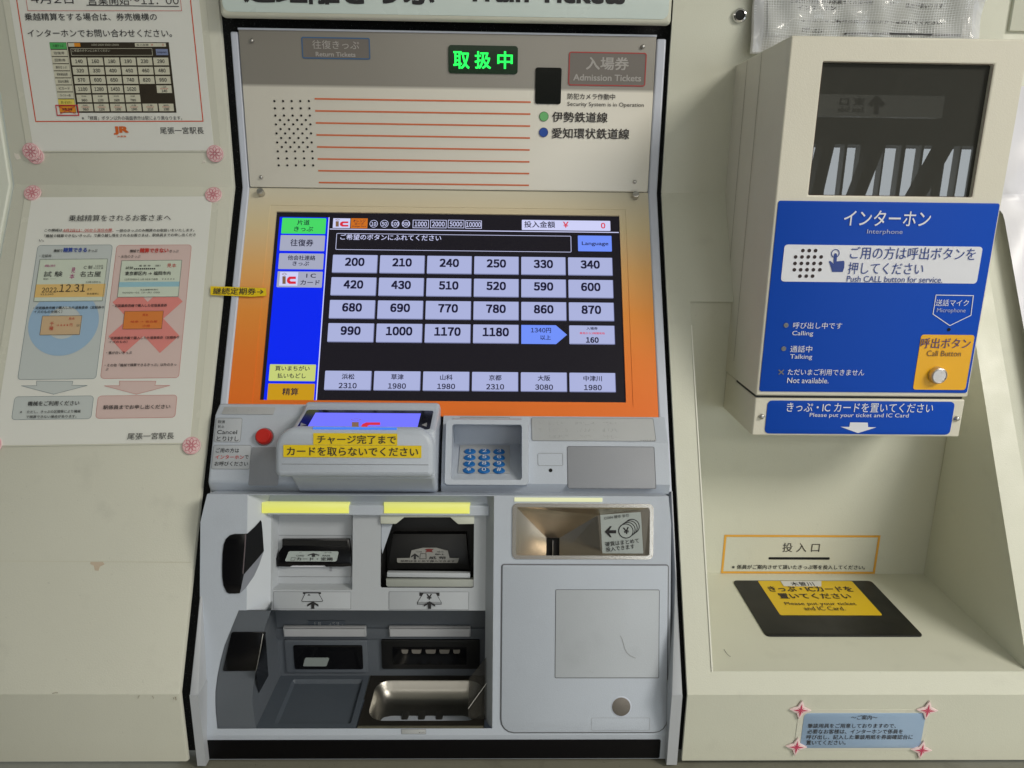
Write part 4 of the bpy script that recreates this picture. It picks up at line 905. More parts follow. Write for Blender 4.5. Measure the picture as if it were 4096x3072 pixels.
ACR = mat('smoky_acrylic', (60, 58, 54), .1, alpha=.35)
mb = MB(); mb.slab(B, pl(B, 'L', [(1176, 775), (1345, 570), (1350, 820), (1168, 1072)], -.015), -.0165, -.015, back=True)
mb.slab(B, pl(B, 'L', [(1168, 1074), (1350, 822), (1350, 1178), (1168, 1170)], -.014), -.0155, -.014, back=True); mb.build('coin_flap', ACR, cupp, smooth=False)
mb = MB(); stroke(mb, B, pl(B, 'L', [(1168, 1072), (1350, 820)], -.012), .0005, -.012); mb.build('flap_edge', mat('edge_glint', (210, 208, 204), .3), cupp)
# chin, black strip, lip
lp = MB(); LY = B.pt(0, bv1).y
chf = Fr((0, LY, 1.4), (1, 0, 0), (0, -1, 0)); z1_ = 1.4 - chf.at('M', 500, 1492)[1]; zb1 = B.pt(0, bv1).z
lp.quad((MX0 + .0005, LY, zb1), (BX1, LY, zb1), (BX1, LY, .8005), (MX0 + .0005, LY, .8005))
lp.quad((BX1, LY, zb1), (BX1, LY, .8005), (BX1, LY + .05, .8005), (BX1, LY + .05, zb1)); lp.quad((MX0 + .0005, LY, zb1), (MX0 + .0005, LY, .8005), (MX0 + .0005, LY + .05, .8005), (MX0 + .0005, LY + .05, zb1))
lp.build('chin', GREY, tm, smooth=False)
ga = chf.at('K', 163, 1470); gb = chf.at('M', 1003, 1545); gt = (chf.at('K', 1000, 1378)[1] + chf.at('M', 500, 1494)[1]) / 2; gbm = (chf.at('K', 1000, 1562)[1] + chf.at('M', 500, 1602)[1]) / 2
mb = MB(); mb.slab(chf, rr(ga[0], gt, gb[0], gbm, .002), 0, .0008, .0003); mb.build('kick_strip', mat('strip_black', (8, 7, 10), .55, spec=.15), tm)
decal('braille_strip', body, B, rc(B, 'L', 508, 752, 1272, 1322, .0005), 0, PW, GL); T(body, B, 'L', 'おつり', 680, 735, 1308, 12, INK)
o = rc(B, 'L', 508, 752, 1272, 1322, .0005); braille(body, B, min(p[0] for p in o) + .004, min(p[1] for p in o), min(p[0] for p in o) + .02, max(p[1] for p in o), .0009, 1)
# ---- right side: coin funnel, door
fu0, fu1, fv0, fv1 = min(p[0] for p in chm), max(p[0] for p in chm), min(p[1] for p in chm), max(p[1] for p in chm)
rim = rr(fu0 - .0015, fv0 - .0015, fu1 + .0015, fv1 + .0015, .0055); mb = MB(); inn = rr(fu0 + .0025, fv0 + .0025, fu1 - .0025, fv1 - .0025, .003)
mb.ring(B, rim, inn, .0012); k = len(rim); mb.add([B.pt(*p, .0012) for p in rim] + [B.pt(*p, -.001) for p in rim], [(i, (i + 1) % k, k + (i + 1) % k, k + i) for i in range(k)]); cf = mb.build('coin_inlet', CHAMP, body)
dn = -.030; iu0, iu1 = fu0 + .0025, fu1 - .0025; iv0, iv1 = fv0 + .0025, fv1 - .0025
t0 = B.at('M', 342, 322, dn); t1 = B.at('M', 418, 322, dn)
m0, m1, mv = t0[0], t1[0], t0[1]
Q = lambda u, v, n: B.pt(u, v, n)
def MQ(x, y, n): return B.p3('M', x, y, n)
t1_, t2_ = MQ(640, 190, -.009), MQ(893, 158, -.0005); b1_, b2_ = MQ(660, 434, -.009), MQ(912, 434, -.0005)
vbt = B.at('M', 380, 432, dn)[1]
A0, A1, A2, A3 = Q(iu0, iv0, .001), Q(iu1, iv0, .001), Q(iu1, iv1, .001), Q(iu0, iv1, .001); C0, C1, C2, C3 = Q(m0, mv, dn), Q(m1, mv, dn), Q(m1, vbt, dn), Q(m0, vbt, dn)
mb = MB()
for f in ((A0, C0, C1), (A0, C1, t1_), (A0, t1_, t2_), (A0, t2_, A1), (A0, A3, C3), (A0, C3, C0), (t1_, C1, C2), (t1_, C2, b1_), (t1_, b1_, b2_, t2_), (A1, t2_, b2_), (A1, b2_, A2), (A3, C3, C2), (A3, C2, b1_), (A3, b1_, b2_), (A3, b2_, A2)): mb.quad(*f)
mb.build('funnel', CHAMP, cf, smooth=False)
mb = MB(); mb.quad(Q(m0 - .001, mv - .003, dn - .004), Q(m1 + .001, mv - .003, dn - .004), Q(m1 + .001, vbt, dn - .004), Q(m0 - .001, vbt, dn - .004)); mb.build('coin_slot', mat('slot_black', (6, 6, 7), .8), cf)
mb = MB(); um = (m0 + m1) / 2; mb.slab(B, rr(um - .0004, mv + .003, um + .0004, vbt), dn - .004, dn, 0); mb.build('slot_divider', SCREW, cf)
CF = through(t1_, t2_, b1_); CF = Fr(t1_, t2_ - t1_, CF.n)
lab = pl(CF, 'M', [(655, 188), (891, 172), (905, 412), (668, 412)], .0006); mb = MB(); mb.slab(CF, lab, .0002, .0006); mb.build('coin_label', mat('coin_label_grey', (176, 184, 182), .4), cf)
def cT(s, xl, xr, yc, h, bold=0): T(cf, CF, 'M', s, xl, xr, yc, h, INK, n=.0011, bold=bold)
cT('COIN 硬币 동전', 676, 822, 199, 18, .004); cT('硬貨はまとめて', 683, 882, 348, 28, .008); cT('投入できます', 687, 856, 380, 28, .008)
mb = MB(); mb.plate(CF, pl(CF, 'M', [(681, 285), (712, 253), (722, 253), (708, 276), (748, 276), (748, 294), (708, 294), (722, 317), (712, 317)]), n=.0011); mb.build('arrow', INK, cf)
for j_, dx_ in enumerate((36, 24, 12, 0)):
    u, v = CF.at('M', 804 + dx_, 282 - dx_ * .75, .0011); rr_ = .0082
    mb = MB(); mb.plate(CF, circ(u, v, rr_, 24), n=.0009 + j_ * 4e-5); mb.build('coin_fill', mat('coin_label_grey', (176, 184, 182)), cf)
    mb = MB(); outline(mb, CF, circ(u, v, rr_, 24), .0010, .00092 + j_ * 4e-5); mb.build('coin_icon', INK, cf)
cT('¥', 788, 824, 280, 40, .03)
o = rc(B, 'M', 82, 1044, 480, 1449, (.002, .002, .014, .014)); 
mb = MB(); mb.slab(B, inset(o, -.0012), .0, .0006, .0003); mb.build('door_frame', mat('door_gap', (110, 112, 118), .6), body)
mb = MB(); mb.slab(B, inset(o, .0002), .0, .0016, .0006); door = mb.build('service_door', GREY, body, sharp=50)
o = rc(B, 'M', 392, 996, 619, 1133, .0015); mb = MB(); outline(mb, B, o, .0006, .0019); mb.build('groove', mat('dark_groove', (90, 92, 98), .6), door)
mb = MB(); mb.slab(B, inset(o, .0006), .0014, .0019, .0002); mb.build('access_panel', mat('access_panel_plastic', (187, 193, 200), .4, var=.08, bump=.2, dirt=.10), door)
u, v = B.at('M', 775, 1298); mb = MB(); mb.slab(B, circ(u, v, .0112, 36), .0014, .0020, .0004); mb.build('lock_ring', RAIL, door)
mb = MB(); mb.slab(B, circ(u, v, .0100, 36), .0018, .0024, .0004); mb.build('lock_cover', mat('lock_metal', (128, 122, 116), .4, .6, bump=.6, scale=3000), door)
mb = MB(); outline(mb, B, rc(B, 'M', 602, 942, 1362, 1437, .0015), .0004, .0019); mb.build('groove', mat('pale_groove', (168, 172, 180), .4), door)
mb = MB(); stroke(mb, B, pl(B, 'M', [(770, 888), (780, 905), (788, 935), (795, 962), (808, 985), (828, 1003), (858, 1016)]), .0007, .0022); mb.build('scratch', mat('scratch_grey', (160, 162, 166), .6), door)

# ================================================================== INTERCOM
it = thing('intercom_box', FI.pt(.4, .2, 0), 'cream intercom box with dark glass and a blue instruction plate', 'intercom')
ix0, ix1, iz0, iz1, iz2 = .2833, .5183, .1500, -.2140, -.2605
gx0, gx1, gz0, gz1 = .3172, .4873, .1270, -.0002
mb = MB(); fy = FI.o.y; by = .0
mb.plate(FI, rr(ix0, -iz0, ix1, -iz1), [rr(gx0, -gz0, gx1, -gz1)], 0)
gr_ = rr(gx0, -gz0, gx1, -gz1); mb.add([FI.pt(*p) for p in gr_] + [FI.pt(*p, -.0062) for p in gr_], [(i, (i + 1) % 4, 4 + (i + 1) % 4, 4 + i) for i in range(4)])
for x in (ix0, ix1): mb.quad((x, fy, 1.4 + iz0), (x, by, 1.4 + iz0), (x, by, 1.4 - .10), (x, YB - D, 1.4 - .13), (x, YB - D, 1.4 + iz1), (x, fy, 1.4 + iz1))
mb.quad((ix0, fy, 1.4 + iz0), (ix1, fy, 1.4 + iz0), (ix1, by, 1.4 + iz0), (ix0, by, 1.4 + iz0))
mb.quad((ix0, fy, 1.4 + iz1), (ix1, fy, 1.4 + iz1), (ix1, YB - D, 1.4 + iz1), (ix0, YB - D, 1.4 + iz1))
cs = mb.build('casing', BOXM, it, bevel=.0018, seg=3, ang=40)
# seams on the side
for (xa, ya, xb_, yb_) in ((610, 305, 535, 1100), (520, 365, 440, 1377)):
    sf = Fr((ix0 - .0003, 0, 1.4), (0, 1, 0), (-1, 0, 0)); a = sf.at('N', xa, ya); yy = a[0]
    mb = MB(); mb.quad((ix0 - .0004, yy - .0004, 1.4 + iz0 - .002), (ix0 - .0004, yy + .0004, 1.4 + iz0 - .002), (ix0 - .0004, yy + .0004, 1.4 + iz1 + .02), (ix0 - .0004, yy - .0004, 1.4 + iz1 + .02)); mb.build('seam', mat('seam_shadow', (126, 118, 98), .7), it)
ysm = Fr((ix0, 0, 1.4), (0, 1, 0), (-1, 0, 0)).at('O', 140, 1203)[0]
mb = MB(); za, zb3, zc = 1.4 + iz2, 1.4 + iz1 - .0003, 1.4 + iz1 - .0032
mb.extx([(fy + .0012, za), (YB - D - .001, za), (YB - D - .001, zb3), (ysm, zb3), (ysm, zc), (fy + .0012, zc)], ix0 + .0005, ix1 - .0008)
fl = mb.build('lower_flap', BOXM, it, bevel=.0015, seg=2)
mb = MB(); mb.box((ix0 + .002, fy + .004, 1.4 + iz1 - .0033), (ix1 - .003, ysm - .002, 1.4 + iz1 - .0001)); mb.build('shadow_joint', BLACK, it)
GLS = mat('dark_glass', (62, 62, 58), .004, spec=.55)
mb = MB(); mb.slab(FI, rr(gx0 - .002, -gz0 - .002, gx1 + .002, -gz1 + .002), -.008, -.006); mb.build('dark_glass', GLS, it)
mb = MB(); outline(mb, FI, rr(gx0 - .0005, -gz0 - .0005, gx1 + .0005, -gz1 + .0005), .0009, -.0012); mb.build('glass_seal', mat('seal_dark', (70, 44, 30), .6), it)
bp = [(415, 83), (1815, 100), (1605, 1300), (295, 1286)]; q = [FI.at('O', *p) for p in bp]
BU0, BU1, BV0, BV1 = (q[0][0] + q[3][0]) / 2, (q[1][0] + q[2][0]) / 2, (q[0][1] + q[1][1]) / 2, (q[2][1] + q[3][1]) / 2
mb = MB(); mb.slab(FI, rr(BU0, BV0, BU1, BV1, .0025), 0, .0010, .0003); bpn = mb.build('blue_plate', BLUE, it)
PN = .0012
def iT(s, xl, xr, yc, h, mt=WHITE, bold=0, c='O', n=.0018): T(it, FI, c, s, xl, xr, yc, h, mt, n=n, bold=bold)
iT('インターホン', 832, 1380, 195, 98, bold=.006); iT('Interphone', 977, 1202, 283, 36, mat('pale_blue_print', (170, 178, 210), .45))
q = [FI.at('O', *p) for p in ((447, 358), (1698, 376), (1670, 608), (435, 592))]
wu0, wu1, wv0, wv1 = (q[0][0] + q[3][0]) / 2, (q[1][0] + q[2][0]) / 2, (q[0][1] + q[1][1]) / 2, (q[2][1] + q[3][1]) / 2
mb = MB(); mb.slab(FI, rr(wu0, wv0, wu1, wv1, .0035), .001, .0014); mb.build('white_field', WHITE, it)
BT = mat('blue_print', (34, 62, 140), .45)
iT('ご用の方は呼出ボタンを', 872, 1665, 417, 80, BT, .0, n=.002); iT('押してください', 858, 1335, 512, 76, BT, .0, n=.002); iT('Push CALL button for service.', 850, 1455, 580, 38, BT, n=.002)
for y, xs_ in ((398, (568, 608, 648)), (438, (522, 562, 602, 642, 683)), (479, (518, 558, 598, 638, 679)), (519, (514, 554, 594, 634, 675)), (559, (549, 589, 629))):
    for x in xs_: u, v = FI.at('O', x, y); mb = MB(); mb.slab(FI, circ(u, v, .0019, 12), .001, .0018); mb.build('speaker_hole', mat('speaker_hole_dark', (48, 34, 36), .7), it)
mb = MB(); mb.plate(FI, pl(FI, 'O', [(763, 425), (768, 415), (778, 415), (783, 425), (780, 466), (826, 462), (830, 475), (828, 505), (818, 533), (752, 533), (745, 505), (732, 470), (736, 462), (748, 468), (760, 482)]), n=.0018); mb.build('hand_icon', BT, it)
u, v = FI.at('O', 772, 416); mb = MB(); outline(mb, FI, circ(u, v, .0045, 24), .0009, .0019); mb.build('push_ring', BT, it)
for s, xa, xb2, y, h in (('呼び出し中です', 510, 820, 873, 40), ('Calling', 504, 636, 925, 36), ('通話中', 492, 630, 1021, 42), ('Talking', 490, 630, 1073, 36), ('ただいまご利用できません', 476, 960, 1168, 40), ('Not available.', 473, 735, 1220, 34)):
    iT(s, xa, xb2, y, h)
for x, y in ((462, 869), (447, 1017)):
    u, v = FI.at('O', x, y); mb = MB(); mb.slab(FI, circ(u, v, .0026, 16), .001, .0018); mb.build('status_lamp', mat('dead_lamp', (104, 106, 110), .3), it)
mb = MB(); 
for a, b in (((417, 1152), (445, 1178)), ((417, 1178), (445, 1152))): stroke(mb, FI, pl(FI, 'O', [a, b]), .0013, .0016 + (.0001 if a[1] > 1160 else 0))
mb.build('cross_lamp', mat('dead_lamp', (104, 106, 110), .3), it)
mb = MB(); outline(mb, FI, pl(FI, 'O', [(1406, 676), (1646, 680), (1630, 808), (1494, 874), (1386, 800)]), .0008, .0016); mb.build('microphone_arrow', WHITE, it)
iT('送話マイク', 1412, 1620, 729, 42); iT('Microphone', 1418, 1600, 780, 34, mat('pale_blue_print', (170, 178, 210), .45))
u, v = FI.at('O', 1490, 897); mb = MB(); mb.slab(FI, circ(u, v, .0018, 12), .001, .0016); mb.build('microphone_hole', mat('hole_black', (10, 9, 9), .9), it)
q = [FI.at('O', *p) for p in ((1312, 928), (1650, 932), (1596, 1279), (1266, 1274))]
au0, au1, av0, av1 = (q[0][0] + q[3][0]) / 2, (q[1][0] + q[2][0]) / 2, (q[0][1] + q[1][1]) / 2, (q[2][1] + q[3][1]) / 2
mb = MB(); mb.slab(FI, rr(au0, av0, au1, av1, .003), .001, .0015); mb.build('call_field', YEL2, it)
iT('呼出ボタン', 1318, 1632, 985, 66, mat('purple_print', (88, 66, 110), .5), n=.0021, bold=.004); iT('Call Button', 1356, 1572, 1049, 36, mat('brown_print', (112, 84, 60), .5), n=.0021)
u, v = FI.at('O', 1436, 1192, .008); mb = MB(); k = 36; pts = []
for s_, z in ((1, .001), (1, .005), (.92, .008), (.8, .0088), (.78, .0080), (.74, .0080)): pts += [FI.pt(*p, z) for p in circ(u, v, .0092 * s_, k)]
mb.add(pts, [(a * k + i, a * k + (i + 1) % k, (a + 1) * k + (i + 1) % k, (a + 1) * k + i) for a in range(5) for i in range(k)] + [tuple(5 * k + i for i in range(k))]); mb.build('call_button', mat('button_steel', (206, 200, 196), .28, .9, bump=.3, scale=2500), it)
FL = Fr(FI.pt(0, 0, -.0012), (1, 0, 0), (0, -1, 0))
q = [FL.at('O', *p) for p in ((347, 1345), (1528, 1355), (1500, 1563), (330, 1553))]
mb = MB(); mb.slab(FL, rr((q[0][0] + q[3][0]) / 2, (q[0][1] + q[1][1]) / 2, (q[1][0] + q[2][0]) / 2, (q[2][1] + q[3][1]) / 2, .005), 0, .0008, .0002); mb.build('flap_plate', BLUE, fl)
def fT(s, xl, xr, yc, h, bold=0): T(fl, FL, 'O', s, xl, xr, yc, h, WHITE, n=.0013, bold=bold)
fT('きっぷ・IC カードを置いてください', 470, 1396, 1392, 58, .004); fT('Please put your ticket and IC Card', 614, 1240, 1443, 32)
mb = MB(); mb.plate(FL, pl(FL, 'O', [(866, 1482), (978, 1484), (980, 1512), (1032, 1514), (916, 1550), (806, 1510), (862, 1511)]), n=.0013); mb.build('down_arrow', WHITE, fl)
for x, y in ((309, 1446), (1541, 1459)): screw(fl, FL, 'O', x, y, .0030, 0, .0035)

# ---- peephole lens on the wall
pe = thing('door_viewer', V.p3('N', 468, 98), 'small chrome ringed lens on the wall above the console', 'lens')
u, v = V.at('N', 468, 98); mb = MB(); k = 32; pts = []
for s_, z in ((1, 0), (1, .002), (.9, .004), (.68, .0046), (.6, .002)): pts += [V.pt(*p, z) for p in circ(u, v, .0084 * s_, k)]
mb.add(pts, [(a * k + i, a * k + (i + 1) % k, (a + 1) * k + (i + 1) % k, (a + 1) * k + i) for a in range(4) for i in range(k)]); mb.build('ring', mat('chrome', (220, 220, 220), .08, 1), pe)
mb = MB(); mb.slab(V, circ(u, v, .0056, 24), 0, .0022); mb.build('lens', mat('lens_black', (14, 14, 16), .05, spec=.8), pe)

# ---- mesh pouch behind the intercom
PF = Fr(V.pt(0, 0, .012), (1, 0, 0), (0, -1, 0))
po = thing('mesh_pouch', PF.p3('N', 1240, 0), 'clear mesh document pouch hanging on the wall behind the intercom box', 'pouch')
pu = (PF.at('N', 553, 100)[0], PF.at('N', 1922, 100)[0]); pvb = PF.at('N', 600, 330)[1]; pvt = -.33
def wob(u, v): return .0030 * math.sin(u * 60 + v * 30) + .0022 * math.sin(v * 95 + u * 21) + .0012 * math.sin(u * 190 - v * 60)
def sheet(name, u0, v0, u1, v1, n, mt, a=1, ku=60, kv=40, parent=po):
    mb = MB(); pts = [PF.pt(u0 + (u1 - u0) * i / ku, v0 + (v1 - v0) * j / kv, n + a * wob(u0 + (u1 - u0) * i / ku, v0 + (v1 - v0) * j / kv)) for j in range(kv + 1) for i in range(ku + 1)]
    mb.add(pts, [(j * (ku + 1) + i, j * (ku + 1) + i + 1, (j + 1) * (ku + 1) + i + 1, (j + 1) * (ku + 1) + i) for j in range(kv) for i in range(ku)]); return mb.build(name, mt, parent, sharp=180)
sheet('back_sheet', pu[0], pvt, pu[1], pvb, 0, mat('pouch_vinyl_back', (188, 188, 182), .25, spec=.6))
pd = bpy.data.objects
docm = sheet('document', PF.at('N', 640, 100)[0], pvt, PF.at('N', 1830, 100)[0], PF.at('N', 900, 226)[1], .0026, mat('document_paper', (186, 188, 182), .6), parent=None)
tag(docm, 'printed sheet inside the clear mesh pouch', 'document')
for s, x0_, x1_, y_ in (('ご利用のお客様は係員までお知らせください', 770, 1400, 15), ('インターホン', 815, 1045, 50), ('インターホンをご利用の際は呼出ボタンを押してください', 760, 1690, 135), ('お待ちください', 840, 970, 185), ('係員がまいります', 1470, 1695, 38)):
    u0_, v0_ = PF.at('N', x0_, y_ - 11); u1_, v1_ = PF.at('N', x1_, y_ + 12); TU(docm, PF, s, u0_, u1_, v0_, v1_ + .002, INK, n=.0068, bold=.02)
mb = MB(); stroke(mb, PF, [PF.at('N', 1100, 214), PF.at('N', 1300, 212), PF.at('N', 1500, 216), PF.at('N', 1800, 224)], .0022, .0068); mb.build('ruled_line', INK, docm)
net = MB(); st_ = .0030; NM = mat('pouch_net', (222, 224, 226), .35)
u = pu[0]
while u < pu[1]:
    k = 34; pts = []
    for j in range(k + 1):
        v = pvt + .09 + (pvb - pvt - .09) * j / k; n = .0085 + wob(u, v); pts += [PF.pt(u - .0002, v, n), PF.pt(u + .0002, v, n)]
    net.add(pts, [(2 * j, 2 * j + 1, 2 * j + 3, 2 * j + 2) for j in range(k)]); u += st_
v = pvt + .09
while v < pvb:
    k = 50; pts = []
    for i in range(k + 1):
        u = pu[0] + (pu[1] - pu[0]) * i / k; n = .0087 + wob(u, v); vv_ = v + .0012 * math.sin(u * 50 + v * 20); pts += [PF.pt(u, vv_ - .0002, n), PF.pt(u, vv_ + .0002, n)]
    net.add(pts, [(2 * j, 2 * j + 1, 2 * j + 3, 2 * j + 2) for j in range(k)]); v += st_ * .9
net.build('netting', NM, po, kind='stuff')
sheet('front_vinyl', pu[0], pvt, pu[1], pvb, .0095, mat('pouch_vinyl', (240, 242, 246), .10, alpha=.26, spec=1), 1.9)
for x0_, x1_ in ((pu[0] - .0005, pu[0] + .010), (pu[1] - .012, pu[1])): sheet('edge_binding', x0_, pvt, x1_, pvb, .0102, mat('binding_vinyl', (226, 228, 234), .1, alpha=.45, spec=.8), 1.3, 4, 40)

# ================================================================== NOTICES
N1 = Fr(V.pt(-.46, -.1, .0012), (1, 0, 0), (0, -1, 0)).rot(math.radians(-.9))
n1 = thing('notice', N1.pt(0, 0), 'upper laminated notice with an orange border and a small fare screen picture', 'notice', 'laminated notices')
def edge(fr, c, pts, pts2): return (fr.at(c, *pts)[0] + fr.at(c, *pts2)[0]) / 2
xa = edge(N1, 'A', (78, 0), (208, 985)); xb2 = edge(N1, 'A', (1330, 0), (1412, 985)); yb2 = N1.at('A', 800, 1000)[1]
mb = MB(); mb.slab(N1, rr(xa - .008, -.32, xb2 + .008, yb2 + .0015, .002), -.0004, 0); mb.build('film', FILM, n1)
mb = MB(); mb.slab(N1, rr(xa, -.32, xb2, yb2), 0, .0004); mb.build('paper', PAPER, n1)
ORG = mat('orange_red_print', (214, 84, 50), .5)
ea = edge(N1, 'A', (105, 0), (240, 805)); eb = edge(N1, 'A', (1272, 0), (1350, 815)); ev = N1.at('A', 800, 809)[1]
mb = MB(); outline(mb, N1, rr(ea, -.30, eb, ev), .0012, .0007); mb.build('border', ORG, n1)
ea2 = N1.at('A', 181, 40)[0]; eb2 = N1.at('A', 1205, 40)[0]; ev2 = N1.at('A', 690, 74)[1]
mb = MB(); outline(mb, N1, rr(ea2, -.25, eb2, ev2), .0005, .0008); mb.build('border', RED, n1)
def nT(par, fr, c, s, xl, xr, yc, h, mt=INK, bold=0): T(par, fr, c, s, xl, xr, yc, h, mt, n=.0011, bold=bold)
nT(n1, N1, 'A', '4月2日', 205, 485, -6, 62); nT(n1, N1, 'A', '営業開始〜11：00', 582, 1185, 0, 66)
mb = MB(); stroke(mb, N1, [N1.at('A', 578, 36), N1.at('A', 1188, 44)], .0008, .0010); mb.build('underline', INK, n1)
nT(n1, N1, 'A', '乗越精算をする場合は、券売機横の', 163, 1040, 112, 50, bold=.004); nT(n1, N1, 'A', 'インターホンでお問い合わせください。', 183, 1140, 220, 52, bold=.004)
nT(n1, N1, 'A', '※「精算」ボタン以外の画面表示は駅により異なります。', 543, 1208, 783, 27); nT(n1, N1, 'A', '尾張一宮駅長', 1062, 1352, 866, 46)
nT(n1, N1, 'A', 'JR', 752, 854, 866, 56, mat('orange_print', (214, 104, 40), .5), .05); nT(n1, N1, 'A', 'JR東海', 778, 838, 906, 14, mat('orange_print', (214, 104, 40), .5), .02)
# mini fare screen on the notice
MB0 = mat('mini_black', (46, 38, 24), .5); MW = mat('mini_white', (208, 206, 186), .5); MG = mat('mini_green', (84, 176, 96), .5); MO = mat('mini_orange', (226, 146, 40), .5); MY = mat('mini_yellow', (226, 210, 96), .5); ML = mat('mini_blue_grey', (128, 140, 178), .5)
def mrect(nm, xl, xr, yt, yb_, mt, n=.0007, fr=N1, par=n1, c='A', r=0):
    mb = MB(); mb.slab(fr, rc(fr, c, xl, xr, yt, yb_, r, n), n - .0003, n); return mb.build(nm, mt, par)
q = [N1.at('A', *p) for p in ((328, 278), (1122, 284), (1172, 752), (402, 745))]
mu0, mu1, mv0, mv1 = (q[0][0] + q[3][0]) / 2, (q[1][0] + q[2][0]) / 2, (q[0][1] + q[1][1]) / 2, (q[2][1] + q[3][1]) / 2
mb = MB(); mb.slab(N1, rr(mu0, mv0, mu1, mv1), .0004, .0007); mb.build('screen_picture', MB0, n1)
MWd, MHt = mu1 - mu0, mv1 - mv0
def mr_(nm, a, b, c, d, mt, n=.0010, par=n1): mb = MB(); mb.slab(N1, rr(mu0 + a * MWd, mv0 + b * MHt, mu0 + c * MWd, mv0 + d * MHt), n - .0003, n); return mb.build(nm, mt, par)
def mt_(s, a, b, c, d, mt=INK, bold=0): TU(n1, N1, s, mu0 + a * MWd, mu0 + c * MWd, mv0 + b * MHt, mv0 + d * MHt, mt, n=.0013, bold=bold)
side = ['片道きっぷ', '往復券', '回数券', '割引きっぷ', '新幹線自由席', '他会社連絡', 'ICカード', 'ライナー券', '買いまちがい', '精算']
for i, s in enumerate(side):
    mr_('menu_cell', .0, .1 * i + .006, .138, .1 * i + .094, (MG if i == 0 else MY if i == 8 else MO if i == 9 else MW)); mt_(s, .025, .1 * i + .03, .115, .1 * i + .07)
mr_('rule_line', .141, 0, .146, 1, MW)
mr_('card_mark', .155, .012, .205, .062, MW); mr_('card_mark', .205, .012, .255, .062, MO); mt_('1000 2000 5000 10000', .35, .025, .58, .05, MW)
mr_('amount_field', .715, .012, .975, .062, MW); mt_('投入金額', .73, .022, .83, .052); mt_('￥', .85, .022, .87, .052, RED); mt_('0', .945, .022, .958, .052, RED)
mb = MB(); outline(mb, N1, rr(mu0 + .17 * MWd, mv0 + .085 * MHt, mu0 + .855 * MWd, mv0 + .185 * MHt), .0004, .001); mb.build('message_box', MW, n1); mt_('ご希望のボタンにふれてください', .18, .1, .5, .135, MW)
mr_('language_button', .885, .095, .985, .18, ML); mt_('Language', .895, .125, .975, .155)
grid = [['140', '160', '180', '190', '230', '290'], ['320', '330', '400', '450', '460', '480'], ['570', '600', '650', '740', '820', '950'], ['1100', '1280', '1450', '1620', '', '140'], ['960', '1230', '1600', '780', '', ''], ['960', '1230', '1600', '1940', '2110', '2380']]
for j, row in enumerate(grid):
    for i, s in enumerate(row):
        if not s: continue
        a = .163 + i * .1385; b = .215 + j * .131
        mr_('fare_cell', a, b, a + .126, b + .108, MW)
        small = j >= 4 or (j == 3 and i == 5)
        if small:
            mt_(s, a + .04, b + .062, a + .088, b + .098, bold=.02); mt_({0: '浜松', 1: '京都', 2: '新大阪', 3: '大阪', 4: '三島', 5: '静岡'}[i] if j > 3 else '入場券', a + .042, b + .012, a + .085, b + .034)
            if j == 5 or (j == 3): mt_('新幹線自由席', a + .03, b + .04, a + .098, b + .055, RED)
        else: mt_(s, a + (.032 if len(s) == 3 else .024), b + .026, a + (.094 if len(s) == 3 else .102), b + .078, bold=.02)
mb = MB(); a0_, b0_, a1_, b1_ = mu0 - .028 * MWd, mv0 + .885 * MHt, mu0 + .165 * MWd, mv0 + 1.045 * MHt
outline(mb, N1, rr(a0_, b0_, a1_, b1_), .0011, .0015); stroke(mb, N1, [(a0_ + .004, b0_ + .002), (a1_ - .004, b1_ - .002)], .0006, .0016); stroke(mb, N1, [(a0_ + .004, b1_ - .002), (a1_ - .004, b0_ + .002)], .0006, .0017); mb.build('crossed_frame', mat('crimson_print', (200, 40, 60), .5), n1)

N2 = Fr(S.pt(-.46, .16, .0012), (1, 0, 0), S.n).rot(math.radians(-1.2))
n2 = thing('notice', N2.pt(0, 0), 'lower laminated notice with a blue ring and a red cross over ticket samples', 'notice', 'laminated notices')
xa = edge(N2, 'B', (212, 20), (30, 1100)); xb2 = edge(N2, 'B', (1404, 20), (1262, 1600)); ya2 = N2.at('B', 800, -20)[1]; yb2 = N2.at('B', 640, 1619)[1]
mb = MB(); mb.slab(N2, rr(xa - .009, ya2 - .001, xb2 + .008, yb2 + .0015, .002), -.0004, 0); mb.build('film', FILM, n2)
mb = MB(); mb.slab(N2, rr(xa, ya2, xb2, yb2), 0, .0004); mb.build('paper', PAPER, n2)
def T2(s, xl, xr, yc, h, mt=INK, bold=0, n=.0022): T(n2, N2, 'B', s, xl, xr, yc, h, mt, n=n, bold=bold)
T2('乗越精算をされるお客さまへ', 457, 1135, 118, 42); T2('この機械は', 295, 413, 200, 20, bold=.01); T2('4月2日11：00から当分の間', 420, 742, 200, 21, RED, .01); T2('、一部のきっぷのみ精算のお取扱いをいたします。', 746, 1290, 201, 20, bold=.01)
T2('「機械で精算できないきっぷ」で乗り越し等をされるお客さまは、駅係員までお申し出くださ', 295, 1298, 234, 21, bold=.01); T2('い。', 260, 292, 268, 16, bold=.01)
mb = MB(); stroke(mb, N2, pl(N2, 'B', [(420, 214), (742, 216)]), .0004, .0012); mb.build('underline', RED, n2)
PB = mat('pale_blue_field', (196, 203, 202), .5, coat=.2); PR = mat('pale_pink_field', (216, 192, 187), .5, coat=.2); LB = mat('field_line_grey', (104, 120, 132), .5); LR = mat('field_line_red', (196, 106, 104), .5)
def para(pts): 
    q = [N2.at('B', *p) for p in pts]; return (q[0][0] + q[3][0]) / 2, (q[0][1] + q[1][1]) / 2, (q[1][0] + q[2][0]) / 2, (q[2][1] + q[3][1]) / 2
